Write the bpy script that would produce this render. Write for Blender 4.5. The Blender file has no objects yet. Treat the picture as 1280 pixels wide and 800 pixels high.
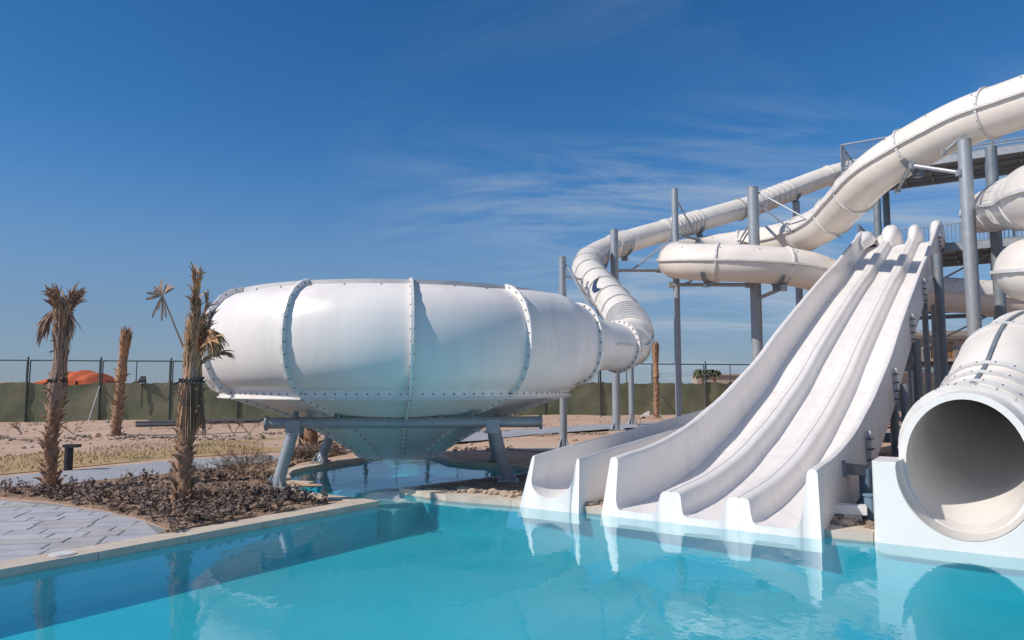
import bpy, bmesh, math, random
from mathutils import Vector, Matrix, noise
from mathutils.geometry import delaunay_2d_cdt
random.seed(7)
R = math.radians
S = bpy.context.scene
COL = S.collection

# ------------------------------------------------------------------ camera
F = 910.0; HZ = 480.0; ZC = 1.65
PITCH = math.atan((HZ - 400) / F)
cam = bpy.data.cameras.new('camera'); cam_o = bpy.data.objects.new('camera', cam); COL.objects.link(cam_o)
cam.sensor_width = 36; cam.lens = F / 1280 * 36; cam.clip_end = 5000; cam.clip_start = .05
cam_o.location = (0, 0, ZC); cam_o.rotation_euler = (R(90) + PITCH, 0, 0)
S.camera = cam_o

# ------------------------------------------------------------------ light
SUN_EL = R(42); SUN_AZ = (-0.915, -0.403)          # horizontal direction towards the sun
w = bpy.data.worlds.new('World'); S.world = w; w.use_nodes = True
nt = w.node_tree; N = nt.nodes; L = nt.links
bg = N['Background']; bg.inputs['Strength'].default_value = .114
sky = N.new('ShaderNodeTexSky'); sky.sky_type = 'NISHITA'; sky.sun_disc = False
sky.sun_elevation = SUN_EL; sky.sun_rotation = math.atan2(SUN_AZ[0], SUN_AZ[1]); sky.altitude = 0
sky.air_density = .85; sky.dust_density = .15; sky.ozone_density = 4
hs = N.new('ShaderNodeHueSaturation'); hs.inputs['Saturation'].default_value = 1.28
L.new(sky.outputs[0], hs.inputs['Color'])
tc = N.new('ShaderNodeTexCoord'); sp = N.new('ShaderNodeSeparateXYZ'); L.new(tc.outputs['Generated'], sp.inputs[0])
def wmath(op, a, b=None, c=None):
    n = N.new('ShaderNodeMath'); n.operation = op
    for i, v in enumerate((a, b, c)):
        if v is None: continue
        if isinstance(v, (int, float)): n.inputs[i].default_value = v
        else: L.new(v, n.inputs[i])
    return n.outputs[0]
zz = wmath('ADD', wmath('MAXIMUM', sp.outputs[2], 0.0), .12)
cx_ = wmath('DIVIDE', sp.outputs[0], zz); cy_ = wmath('DIVIDE', sp.outputs[1], zz)
cb = N.new('ShaderNodeCombineXYZ'); L.new(cx_, cb.inputs[0]); L.new(cy_, cb.inputs[1])
mp = N.new('ShaderNodeMapping'); mp.inputs['Rotation'].default_value = (0, 0, R(20)); mp.inputs['Scale'].default_value = (.5, 1.4, 1); mp.inputs['Location'].default_value = (7.7, 2.2, 0)
L.new(cb.outputs[0], mp.inputs[0])
n1 = N.new('ShaderNodeTexNoise'); n1.inputs['Scale'].default_value = 1.5; n1.inputs['Detail'].default_value = 9; n1.inputs['Roughness'].default_value = .62; n1.inputs['Distortion'].default_value = .9
L.new(mp.outputs[0], n1.inputs['Vector'])
n2 = N.new('ShaderNodeTexNoise'); n2.inputs['Scale'].default_value = .55; n2.inputs['Detail'].default_value = 2
L.new(mp.outputs[0], n2.inputs['Vector'])
r1 = N.new('ShaderNodeMapRange'); r1.inputs[1].default_value = .44; r1.inputs[2].default_value = .80; L.new(n1.outputs[0], r1.inputs[0])
r2 = N.new('ShaderNodeMapRange'); r2.inputs[1].default_value = .33; r2.inputs[2].default_value = .58; L.new(n2.outputs[0], r2.inputs[0])
r3 = N.new('ShaderNodeMapRange'); r3.inputs[1].default_value = -.25; r3.inputs[2].default_value = .15; L.new(sp.outputs[0], r3.inputs[0])
cl = wmath('MULTIPLY', wmath('MULTIPLY', wmath('MULTIPLY', r1.outputs[0], r2.outputs[0]), r3.outputs[0]), 1.25)
hz = N.new('ShaderNodeMapRange'); hz.interpolation_type = 'SMOOTHERSTEP'; hz.inputs[1].default_value = .36; hz.inputs[2].default_value = -.02; hz.inputs[4].default_value = .8; L.new(sp.outputs[2], hz.inputs[0])
hm = N.new('ShaderNodeMixRGB'); L.new(hz.outputs[0], hm.inputs[0]); L.new(hs.outputs[0], hm.inputs[1]); hm.inputs[2].default_value = (1.5, 2.2, 3.35, 1)
mx = N.new('ShaderNodeMixRGB'); L.new(cl, mx.inputs[0]); L.new(hm.outputs[0], mx.inputs[1]); mx.inputs[2].default_value = (3.6, 4.3, 5.2, 1)
L.new(mx.outputs[0], bg.inputs['Color'])
sun = bpy.data.lights.new('sun', 'SUN'); sun.energy = 4.4; sun.angle = R(.5); sun.color = (1, .915, .82)
sun_o = bpy.data.objects.new('sun', sun); COL.objects.link(sun_o)
sd = Vector((SUN_AZ[0] * math.cos(SUN_EL), SUN_AZ[1] * math.cos(SUN_EL), math.sin(SUN_EL)))
sun_o.rotation_euler = sd.to_track_quat('Z', 'Y').to_euler()
S.view_settings.view_transform = 'Standard'; S.view_settings.look = 'None'; S.view_settings.exposure = 0; S.view_settings.gamma = 1
S.cycles.max_bounces = 8; S.cycles.transparent_max_bounces = 12

# ------------------------------------------------------------------ measuring helpers
def ray(u, v):
    a = (u - 640) / F; b = (400 - v) / F
    return (a, math.cos(PITCH) - b * math.sin(PITCH), math.sin(PITCH) + b * math.cos(PITCH))
def G(u, v, z=0.0):
    r = ray(u, v); t = (z - ZC) / r[2]; return Vector((r[0] * t, r[1] * t, z))
def P(u, v, d):
    r = ray(u, v); t = d / r[1]; return Vector((r[0] * t, d, ZC + r[2] * t))
def U(u, d): return (u - 640) / F * d * (1 / math.cos(PITCH)) * 1.0
ZD = .06                                           # deck height above the water

# ------------------------------------------------------------------ materials
def mat(name, col, rough=.5, metal=0, var=None, vscale=3, vamt=.5, bump=0, bscale=30, spec=.5, bdist=.01, stretch=None, detail=5, lo=.35, hi=.65):
    m = bpy.data.materials.new(name); m.use_nodes = True
    n = m.node_tree.nodes; l = m.node_tree.links; b = n['Principled BSDF']
    b.inputs['Base Color'].default_value = (*col, 1); b.inputs['Roughness'].default_value = rough; b.inputs['Metallic'].default_value = metal
    b.inputs['Specular IOR Level'].default_value = spec
    t = n.new('ShaderNodeTexCoord'); src = t.outputs['Object']
    if stretch:
        mpp = n.new('ShaderNodeMapping'); mpp.inputs['Scale'].default_value = stretch; l.new(src, mpp.inputs[0]); src = mpp.outputs[0]
    if var:
        nz = n.new('ShaderNodeTexNoise'); nz.inputs['Scale'].default_value = vscale; nz.inputs['Detail'].default_value = detail; nz.inputs['Roughness'].default_value = .65
        l.new(src, nz.inputs['Vector'])
        mr = n.new('ShaderNodeMapRange'); mr.inputs[1].default_value = lo; mr.inputs[2].default_value = hi; mr.inputs[4].default_value = vamt
        l.new(nz.outputs[0], mr.inputs[0])
        mi = n.new('ShaderNodeMixRGB'); mi.inputs[1].default_value = (*col, 1); mi.inputs[2].default_value = (*var, 1)
        l.new(mr.outputs[0], mi.inputs[0]); l.new(mi.outputs[0], b.inputs['Base Color'])
    if bump:
        nb = n.new('ShaderNodeTexNoise'); nb.inputs['Scale'].default_value = bscale; nb.inputs['Detail'].default_value = 6; l.new(src, nb.inputs['Vector'])
        bp = n.new('ShaderNodeBump'); bp.inputs['Strength'].default_value = bump; bp.inputs['Distance'].default_value = bdist
        l.new(nb.outputs[0], bp.inputs['Height']); l.new(bp.outputs[0], b.inputs['Normal'])
    return m
M = {}
M['fibreglass'] = mat('fibreglass', (.80, .765, .725), .30, var=(.66, .63, .59), vscale=1.3, vamt=.75, bump=.05, bscale=2.5, bdist=.02, detail=9, lo=.45, hi=.75)
M['warm'] = mat('warm_fibreglass', (.79, .74, .675), .34, var=(.64, .58, .50), vscale=1.2, vamt=.8, bump=.05, bscale=2.5, bdist=.02, detail=9, lo=.45, hi=.76)
M['bowl'] = mat('bowl_fibreglass', (.80, .765, .735), .35, var=(.66, .62, .585), vscale=1.5, vamt=.7, stretch=(1.7, 1.7, .3), bump=.06, bscale=2.0, bdist=.02, detail=9, lo=.45, hi=.75)
M['lane'] = mat('lane_fibreglass', (.80, .77, .74), .35, var=(.66, .64, .615), vscale=2.6, vamt=.95, bump=.03, bscale=3, bdist=.02, stretch=(1.6, .6, .6), detail=10, lo=.48, hi=.8)
M['cream'] = mat('cream_fibreglass', (.77, .725, .66), .38, var=(.60, .53, .43), vscale=1.4, vamt=.6, bump=.05, bscale=2.5, bdist=.02, detail=9, lo=.46, hi=.78)
M['flange'] = mat('flange_gelcoat', (.70, .70, .69), .45, var=(.52, .50, .47), vscale=5, vamt=.7)
M['rim'] = mat('rim_gelcoat', (.60, .60, .60), .45, var=(.45, .44, .42), vscale=4, vamt=.6)
M['seam'] = mat('seam_putty', (.33, .32, .31), .7, var=(.5, .48, .45), vscale=14, vamt=.8)
M['bolt'] = mat('bolt_steel', (.15, .15, .155), .5, .5, var=(.28, .27, .27), vscale=40)
M['steel'] = mat('galvanised_steel', (.30, .335, .37), .48, .35, var=(.40, .43, .45), vscale=6, vamt=.7, bump=.05, bscale=14)
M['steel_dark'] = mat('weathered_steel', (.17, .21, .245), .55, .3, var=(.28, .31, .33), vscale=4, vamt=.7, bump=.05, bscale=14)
M['rail'] = mat('railing_steel', (.26, .31, .36), .5, .3, var=(.34, .38, .41), vscale=5)
M['black'] = mat('black_metal', (.018, .019, .022), .5, 0, var=(.03, .03, .03), vscale=20)
M['coping'] = mat('coping_stone', (.58, .50, .42), .75, var=(.42, .35, .28), vscale=5, vamt=.7, bump=.25, bscale=40, bdist=.004, detail=9)
M['tile'] = mat('pool_paint', (.035, .52, .61), .5, var=(.028, .46, .57), vscale=1.4, vamt=.8, detail=3)
M['sand'] = mat('desert_sand', (.52, .365, .265), .95, var=(.38, .255, .18), vscale=.9, vamt=.8, bump=.7, bscale=6, bdist=.06, detail=12)
M['soil'] = mat('bed_soil', (.34, .235, .165), .95, var=(.18, .12, .085), vscale=3, vamt=.9, bump=1, bscale=14, bdist=.05, detail=12)
M['lawn'] = mat('dry_lawn', (.42, .29, .15), .95, var=(.20, .18, .07), vscale=1.1, vamt=.8, bump=.8, bscale=60, bdist=.02, detail=10, lo=.52, hi=.64)
M['blade'] = mat('grass_blade', (.42, .29, .15), .9, var=(.20, .18, .07), vscale=1.1, vamt=.9, lo=.52, hi=.64)
M['path'] = mat('path_concrete', (.33, .345, .375), .85, var=(.24, .25, .27), vscale=2, vamt=.6, bump=.3, bscale=25)
M['slab'] = mat('stamped_stone', (.42, .43, .46), .8, var=(.30, .31, .335), vscale=3.5, vamt=.8, bump=.5, bscale=18, bdist=.01, detail=10)
M['joint'] = mat('slab_joint', (.24, .24, .25), .95, var=(.18, .18, .18), vscale=10)
M['apron'] = mat('sandy_apron', (.50, .385, .29), .9, var=(.40, .30, .22), vscale=1.5, bump=.3, bscale=20)
M['rock'] = mat('pale_rock', (.46, .36, .27), .9, var=(.30, .22, .16), vscale=6, bump=.5, bscale=20, bdist=.02)
M['gravel'] = mat('brown_gravel', (.20, .155, .125), .95, var=(.33, .26, .2), vscale=9)
M['mesh_net'] = mat('shade_net', (.12, .15, .085), .9, var=(.26, .25, .165), vscale=.55, vamt=.9, bump=.35, bscale=1.6, bdist=.08, detail=8)
M['post'] = mat('fence_post', (.05, .075, .075), .6, .2, var=(.08, .1, .1), vscale=10)
M['trunk'] = mat('palm_trunk', (.24, .135, .085), .95, var=(.37, .235, .155), vscale=9, vamt=.9, bump=.9, bscale=40, bdist=.02)
M['boot'] = mat('palm_leaf_base', (.30, .18, .115), .9, var=(.44, .295, .195), vscale=7, vamt=.9, bump=.5, bscale=60)
M['frond'] = mat('dead_frond', (.50, .29, .16), .85, var=(.31, .18, .11), vscale=4, vamt=.9)
M['frond2'] = mat('straw_frond', (.62, .38, .20), .85, var=(.42, .25, .14), vscale=4, vamt=.9)
M['frond3'] = mat('grey_frond', (.38, .265, .20), .9, var=(.23, .155, .12), vscale=5, vamt=.9)
M['twine'] = mat('green_twine', (.02, .035, .04), .8)
M['dead_leaf'] = mat('withered_leaf', (.13, .095, .085), .8, var=(.27, .20, .16), vscale=4, vamt=.9)
M['twig'] = mat('dry_twig', (.24, .175, .125), .9, var=(.14, .10, .08), vscale=8)
M['orange'] = mat('orange_canvas', (.55, .12, .035), .8, var=(.42, .08, .03), vscale=1.2, bump=.3, bscale=1.5, bdist=.1)
M['white'] = mat('white_plastic', (.78, .78, .77), .4, var=(.6, .6, .6), vscale=6)
M['wall'] = mat('building_render', (.40, .33, .27), .9, var=(.33, .27, .22), vscale=.3)
M['wall2'] = mat('building_trim', (.20, .17, .16), .8, var=(.15, .13, .12), vscale=.5)
M['glass'] = mat('window_glass', (.03, .04, .05), .1)
M['curtain'] = mat('orange_curtain', (.50, .24, .07), .8, var=(.4, .18, .06), vscale=2)
M['green'] = mat('palm_green', (.10, .12, .075), .8, var=(.16, .16, .10), vscale=.6)
M['bluebox'] = mat('blue_grey_plastic', (.17, .26, .34), .5, var=(.12, .2, .27), vscale=8)
M['pipe'] = mat('dark_pipe', (.075, .075, .08), .6, var=(.13, .13, .13), vscale=6)

# tube interior: grey brown weathered gelcoat comes from shade only, so it is the same gelcoat
# water: real mirror by Fresnel over a clear tinted sheet, with small ripples
wm = bpy.data.materials.new('water'); wm.use_nodes = True; n = wm.node_tree.nodes; l = wm.node_tree.links
n.remove(n['Principled BSDF']); out = n['Material Output']
fr = n.new('ShaderNodeLayerWeight'); fr.inputs[0].default_value = .5                      # Schlick's law on the facing angle, the same from above and below
pw = n.new('ShaderNodeMath'); pw.operation = 'POWER'; pw.inputs[1].default_value = 5; l.new(fr.outputs['Facing'], pw.inputs[0])
fm = n.new('ShaderNodeMath'); fm.operation = 'MULTIPLY_ADD'; fm.inputs[1].default_value = .98; fm.inputs[2].default_value = .02; l.new(pw.outputs[0], fm.inputs[0])
fm.use_clamp = True
tr = n.new('ShaderNodeBsdfTransparent'); tr.inputs[0].default_value = (.82, .97, .99, 1)
gl = n.new('ShaderNodeBsdfGlossy'); gl.inputs['Roughness'].default_value = .012; gl.inputs[0].default_value = (.95, .97, 1, 1)
df = n.new('ShaderNodeBsdfDiffuse'); df.inputs[0].default_value = (.015, .37, .47, 1)
m0 = n.new('ShaderNodeMixShader'); m0.inputs[0].default_value = .18; l.new(tr.outputs[0], m0.inputs[1]); l.new(df.outputs[0], m0.inputs[2])
ms = n.new('ShaderNodeMixShader'); l.new(fm.outputs[0], ms.inputs[0]); l.new(m0.outputs[0], ms.inputs[1]); l.new(gl.outputs[0], ms.inputs[2])
tcn = n.new('ShaderNodeTexCoord'); hsum = None
for sc_, dist, rot, st in ((1.1, .010, 20, (1, .55, 1)), (4.5, .0035, -30, (1, .6, 1)), (16, .0006, 60, (1, .7, 1))):
    mpn = n.new('ShaderNodeMapping'); mpn.inputs['Rotation'].default_value = (0, 0, R(rot)); mpn.inputs['Scale'].default_value = st; l.new(tcn.outputs['Object'], mpn.inputs[0])
    nz = n.new('ShaderNodeTexNoise'); nz.inputs['Scale'].default_value = sc_; nz.inputs['Detail'].default_value = 3; l.new(mpn.outputs[0], nz.inputs[0])
    mm = n.new('ShaderNodeMath'); mm.operation = 'MULTIPLY'; mm.inputs[1].default_value = dist; l.new(nz.outputs[0], mm.inputs[0])
    if hsum is None: hsum = mm.outputs[0]
    else:
        ad = n.new('ShaderNodeMath'); l.new(hsum, ad.inputs[0]); l.new(mm.outputs[0], ad.inputs[1]); hsum = ad.outputs[0]
bp = n.new('ShaderNodeBump'); bp.inputs['Strength'].default_value = .75; bp.inputs['Distance'].default_value = 1.0
l.new(hsum, bp.inputs['Height']); l.new(bp.outputs[0], gl.inputs['Normal']); l.new(bp.outputs[0], fr.inputs['Normal'])
l.new(ms.outputs[0], out.inputs[0]); M['water'] = wm

# ------------------------------------------------------------------ object helpers
ORG = {}
def thing(name, label, cat, loc=(0, 0, 0), group=None):
    o = bpy.data.objects.new(name, None); COL.objects.link(o); o.location = loc; o.empty_display_size = .2
    o['label'] = label; o['category'] = cat
    if group: o['group'] = group
    ORG[o.name] = Vector(loc)
    return o
class MB:
    def __init__(s): s.v = []; s.f = []
    def add(s, vs, fs):
        k = len(s.v); s.v += [Vector(a) for a in vs]; s.f += [tuple(i + k for i in f) for f in fs]
    def box(s, c, size, rot=None):
        hx, hy, hz = (q / 2 for q in size); c = Vector(c)
        vs = [Vector((x, y, z)) for x in (-hx, hx) for y in (-hy, hy) for z in (-hz, hz)]
        if rot: vs = [rot @ a for a in vs]
        s.add([a + c for a in vs], [(0, 1, 3, 2), (4, 6, 7, 5), (0, 4, 5, 1), (2, 3, 7, 6), (0, 2, 6, 4), (1, 5, 7, 3)])
    def beam(s, a, b, wd, ht, up=Vector((0, 0, 1))):
        a = Vector(a); b = Vector(b); t = (b - a).normalized()
        if abs(t.dot(up)) > .99: up = Vector((0, 1, 0))
        sx = t.cross(up).normalized(); u = sx.cross(t)
        vs = [p + sx * i * wd / 2 + u * j * ht / 2 for p in (a, b) for i, j in ((-1, -1), (1, -1), (1, 1), (-1, 1))]
        s.add(vs, [(3, 2, 1, 0), (4, 5, 6, 7), (0, 1, 5, 4), (1, 2, 6, 5), (2, 3, 7, 6), (3, 0, 4, 7)])
    def rod(s, a, b, r, r2=None, n=10, cap=True):
        a = Vector(a); b = Vector(b); r2 = r if r2 is None else r2; t = (b - a).normalized()
        up = Vector((0, 0, 1)) if abs(t.z) < .9 else Vector((0, 1, 0))
        sx = t.cross(up).normalized(); u = sx.cross(t)
        vs = [p + (sx * math.cos(k * 2 * math.pi / n) + u * math.sin(k * 2 * math.pi / n)) * q for p, q in ((a, r), (b, r2)) for k in range(n)]
        fs = [(k, (k + 1) % n, n + (k + 1) % n, n + k) for k in range(n)]
        if cap: fs += [tuple(range(n - 1, -1, -1)), tuple(range(n, 2 * n))]
        s.add(vs, fs)
    def loft(s, rings, closed=True, capa=False, capb=False):
        n = len(rings[0]); vs = [p for r in rings for p in r]; fs = []
        for i in range(len(rings) - 1):
            for k in range(n if closed else n - 1):
                k2 = (k + 1) % n; fs.append((i * n + k, i * n + k2, (i + 1) * n + k2, (i + 1) * n + k))
        if capa: fs.append(tuple(range(n - 1, -1, -1)))
        if capb: fs.append(tuple(range((len(rings) - 1) * n, len(rings) * n)))
        s.add(vs, fs)
    def build(s, name, m, parent=None, smooth=False, stuff=False, fix=True):
        me = bpy.data.meshes.new(name); org = ORG.get(parent.name, Vector((0, 0, 0))) if parent else Vector((0, 0, 0))
        me.from_pydata([tuple(a - org) for a in s.v], [], s.f)
        if fix:
            b = bmesh.new(); b.from_mesh(me); bmesh.ops.recalc_face_normals(b, faces=b.faces); b.to_mesh(me); b.free()
        me.materials.append(m)
        if smooth:
            me.polygons.foreach_set('use_smooth', [True] * len(me.polygons)); me.set_sharp_from_angle(angle=R(38))
        o = bpy.data.objects.new(name, me); COL.objects.link(o)
        if parent: o.parent = parent; ORG[o.name] = org
        if stuff: o['kind'] = 'stuff'
        return o
def single(mb, name, m, label, cat, group=None, smooth=False):
    c = Vector((0, 0, 0)); zs = min(a.z for a in mb.v)
    for a in mb.v: c += a
    c /= len(mb.v); c.z = zs
    for i in range(len(mb.v)): mb.v[i] = mb.v[i] - c
    o = mb.build(name, m, None, smooth); o.location = c; o['label'] = label; o['category'] = cat
    if group: o['group'] = group
    return o
def struct(mb, name, m, kind='structure', smooth=False, fix=True):
    o = mb.build(name, m, None, smooth, fix=fix); o['kind'] = kind; return o
def catmull(pts, per=12):
    p = [Vector(a) for a in pts]; p = [p[0] * 2 - p[1]] + p + [p[-1] * 2 - p[-2]]; out = []
    for i in range(1, len(p) - 2):
        for k in range(per):
            t = k / per; a, b, c, d = p[i - 1:i + 3]
            out.append(.5 * ((2 * b) + (c - a) * t + (2 * a - 5 * b + 4 * c - d) * t * t + (3 * b - a - 3 * c + d) * t ** 3))
    out.append(p[-2]); return out
class Path:
    def __init__(s, pts, per=14):
        s.p = catmull(pts, per); s.d = [0]
        for a, b in zip(s.p, s.p[1:]): s.d.append(s.d[-1] + (b - a).length)
        s.len = s.d[-1]
    def at(s, x):
        x = max(0, min(s.len - 1e-6, x)); i = 0; lo, hi = 0, len(s.d) - 1
        while hi - lo > 1:
            m = (lo + hi) // 2
            if s.d[m] <= x: lo = m
            else: hi = m
        t = (x - s.d[lo]) / max(1e-9, s.d[lo + 1] - s.d[lo]); return s.p[lo].lerp(s.p[lo + 1], t)
    def frame(s, x):
        a = s.at(max(0, x - .15)); b = s.at(min(s.len, x + .15)); t = (b - a).normalized()
        sx = t.cross(Vector((0, 0, 1))).normalized(); return s.at(x), t, sx, sx.cross(t)
    def near(s, u):                               # arc position whose picture column is u
        best = min(range(len(s.p)), key=lambda i: abs(s.p[i].x / max(.1, s.p[i].y) - (u - 640) / F)); return s.d[best]
def ring(fr, r, n, r2=None, ex=2):
    c, t, sx, up = fr; r2 = r2 or r; o = []
    for k in range(n):
        a = 2 * math.pi * k / n; ca, sa = math.cos(a), math.sin(a)
        ca = math.copysign(abs(ca) ** (2 / ex), ca); sa = math.copysign(abs(sa) ** (2 / ex), sa)
        o.append(c + sx * ca * r + up * sa * r2)
    return o
def tube_slide(root, path, r, joints, m, n=28, fl=.045, fw=.03, seams=True, bolts=True, start=0, end=None, seamh=.06, boltr=.014):
    end = path.len if end is None else end
    js = [start] + sorted(j for j in joints if start < j < end) + [end]
    for a, b in zip(js, js[1:]):
        if b - a < .02: continue
        mb = MB(); k = max(1, int((b - a) / .28)); mb.loft([ring(path.frame(a + (b - a) * i / k), r, n) for i in range(k + 1)])
        mb.build('tube_section', m, root, True)
    for j in js:
        mb = MB(); rs = []
        for dx, rr in ((-fw, r - .01), (-fw, r + fl), (fw, r + fl), (fw, r - .01)):
            c, t, sx, up = path.frame(j); rs.append(ring((c + t * dx, t, sx, up), rr, n))
        mb.loft(rs); ob = mb.build('joint_flange', M['flange'], root, True)
        if bolts:
            bb = MB(); c, t, sx, up = path.frame(j)
            for k in range(20):
                a = 2 * math.pi * (k + .5) / 20; d = sx * math.cos(a) + up * math.sin(a)
                q2 = c + d * (r + fl); bb.rod(q2, q2 + d * .008, boltr, n=6)
            bb.build('bolts', M['bolt'], root, stuff=True)
    if seams:
        for sgn in (-1, 1):
            mb = MB(); rs = []; k = max(2, int((end - start) / .3))
            for i in range(k + 1):
                c, t, sx, up = path.frame(start + (end - start) * i / k)
                rs.append([c + sx * sgn * (r - .01) - up * .03, c + sx * sgn * (r + seamh) - up * .03, c + sx * sgn * (r + seamh) + up * .03, c + sx * sgn * (r - .01) + up * .03])
            mb.loft(rs, True, True, True); mb.build('seam_flange', M['flange'], root, True)
def every(a, b, s):
    o = []; 
    while a < b: o.append(a); a += s
    return o

# ================================================================== GROUND AND POOL
wxy = lambda u, v: G(u, v, ZD).xy
tipL = wxy(472, 627); dL = (wxy(0, 713) - tipL).normalized()
e2 = Vector((.825, -.565)); a2 = Vector((.565, .825))
pool = [tipL + dL * 16, tipL]
chan = [wxy(*q) for q in ((440, 623), (405, 619), (368, 614), (362, 609), (372, 607.5), (402, 607.5), (403, 605.5), (374, 603), (362, 599), (359, 593), (364, 588.5), (380, 584.5), (405, 580.5), (430, 576.5), (456, 573), (458, 569.5), (470, 566.5), (530, 566), (548, 571), (562, 576), (590, 579), (626, 581), (655, 584), (668, 588), (655, 592.5), (626, 596), (560, 603.5), (501, 611))]
right = [wxy(560, 620), Vector((.0, 10.13)), Vector((1.2, 9.46)), Vector((3.2, 8.19)), Vector((3.82, 7.86)), Vector((5.6, 6.66)), Vector((12, 2.3)), Vector((14, -4)), Vector((-6, -6))]
pool += chan + right
def in_poly(p, poly):
    c = False; j = len(poly) - 1
    for i in range(len(poly)):
        a, b = poly[i], poly[j]
        if (a.y > p.y) != (b.y > p.y) and p.x < (b.x - a.x) * (p.y - a.y) / (b.y - a.y) + a.x: c = not c
        j = i
    return c
def sheet(name, m, outer, z, hole=None, pts=(), zf=None, kind='structure', edge=False):
    vs = [Vector(p) for p in outer]; faces = [list(range(len(vs)))]; edges = []
    if hole:
        k = len(vs); vs += [Vector(p) for p in hole]; edges = [(k + i, k + (i + 1) % len(hole)) for i in range(len(hole))]
    vs += [Vector(p) for p in pts]
    ov, oe, of, *_ = delaunay_2d_cdt(vs, edges, faces, 1, 1e-5)
    if hole: of = [f for f in of if not in_poly((ov[f[0]] + ov[f[1]] + ov[f[2]]) / 3, hole)]
    no = len(outer)
    mb = MB(); mb.add([(p.x, p.y, zf(p) if zf else z) for p in ov], of)
    if edge:
        k = len(outer); q = [Vector((p[0], p[1], zf(Vector(p)) + .001)) for p in outer]; b = [Vector((p[0], p[1], ZD - .03)) for p in outer]
        mb.add(q + b, [(i, (i + 1) % k, k + (i + 1) % k, k + i) for i in range(k)])
    return struct(mb, name, m, kind, smooth=True)
def ground_z(p):
    dp = max(0, p.y - 19); lift = min(.16, dp * .012)
    q = noise.noise(Vector((p.x * .35, p.y * .35, 0))) * .09 + noise.noise(Vector((p.x * 1.3, p.y * 1.3, 4))) * .05
    return ZD + lift + q * min(1, max(0, (p.y - 17) / 3)) * (1 if p.y < 60 else 0)
far = [Vector(q) for q in ((-2500, -300), (2500, -300), (2500, 3500), (-2500, 3500))]
gp = [Vector((x * .9 - 30 + random.uniform(-.3, .3), 17.4 + y * .8 + random.uniform(-.3, .3))) for x in range(75) for y in range(28)]
sheet('ground', M['sand'], far, ZD, pool, gp, ground_z)
sheet('pool_floor', M['tile'], [p for p in pool], -.42)
mb = MB(); k = len(pool)
mb.add([(p.x, p.y, -.42) for p in pool] + [(p.x, p.y, ZD - .02) for p in pool], [(i, (i + 1) % k, k + (i + 1) % k, k + i) for i in range(k)])
struct(mb, 'pool_wall', M['tile'])
sheet('water', M['water'], pool, 0)
# submerged weir between the two tips
mb = MB(); a = wxy(474, 625); b = wxy(503, 613); mb.beam((a.x - .1, a.y, -.10), (b.x, b.y, -.10), .7, .05); mb.beam((a.x - .1, a.y, -.28), (b.x, b.y, -.28), .6, .30); struct(mb, 'weir_step', mat('weir_paint', (.25, .50, .52), .6))

def offset_run(run, wd, z, th, over=.03, name='pool_coping', side=1):
    """coping stones following an edge, each its own piece"""
    root = struct(MBone(), name, M['coping']) if False else None
    out = []
    for i in range(len(run)):
        p = run[i]; d0 = (run[i] - run[i - 1]).normalized() if i else None; d1 = (run[i + 1] - run[i]).normalized() if i < len(run) - 1 else None
        d0 = d0 or d1; d1 = d1 or d0; nn = Vector((-d0.y - d1.y, d0.x + d1.x)); nn.normalize()
        c = max(.45, nn.dot(Vector((-d1.y, d1.x)))); out.append((p - nn * side * over, p + nn * side * wd / c))
    return out
cop = bpy.data.objects.new('pool_coping', None); COL.objects.link(cop); cop['kind'] = 'structure'; ORG[cop.name] = Vector((0, 0, 0))
def coping(run, wd, z, side=1, stone=.9):
    # cut the run into stones
    dense = []
    for a, b in zip(run, run[1:]):
        k = max(1, int((b - a).length / stone)); dense += [a.lerp(b, i / k) for i in range(k)]
    dense.append(run[-1]); o = offset_run(dense, wd, z, .05, side=side)
    for (a, b), (c, d) in zip(o, o[1:]):
        if (a - c).length > 30: continue
        g = (c - a).normalized() * .0035; mb = MB(); z0 = -.012 + random.uniform(-.001, .001)
        qa, qb, qc, qd = a + g, b + g, c - g, d - g
        mb.add([(qa.x, qa.y, z0), (qb.x, qb.y, z0), (qd.x, qd.y, z0), (qc.x, qc.y, z0), (qa.x, qa.y, z), (qb.x, qb.y, z), (qd.x, qd.y, z), (qc.x, qc.y, z)],
               [(0, 1, 2, 3), (4, 5, 6, 7), (0, 1, 5, 4), (1, 2, 6, 5), (2, 3, 7, 6), (3, 0, 4, 7)])
        mb.build('stone', M['coping'], cop)
left_start = tipL + dL * 11
coping([tipL, left_start], .30, ZD + .014, side=-1)
ch = [tipL] + chan
coping(ch[:5], .20, ZD + .011, side=1, stone=.7); coping(ch[9:17], .22, ZD + .012, side=1, stone=.5)
coping(ch[18:26], .2, ZD + .012, side=1, stone=.7)
coping([ch[26], ch[27], ch[28]], .16, ZD + .010, side=1, stone=.8)
coping([ch[28], right[0], right[1], right[2], right[3], right[4], right[5], right[6]], .42, ZD + .016, side=1)
# little spur of coping that splits the inlet from the cove
mb = MB(); a = (ch[6] + ch[9]) / 2; b = (ch[7] + ch[8]) / 2
mb.beam((ch[5].x - .3, a.y + .05, ZD - .02), (b.x + .02, b.y, ZD - .02), .15, .085); mb.build('stone', M['coping'], cop)

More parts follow.
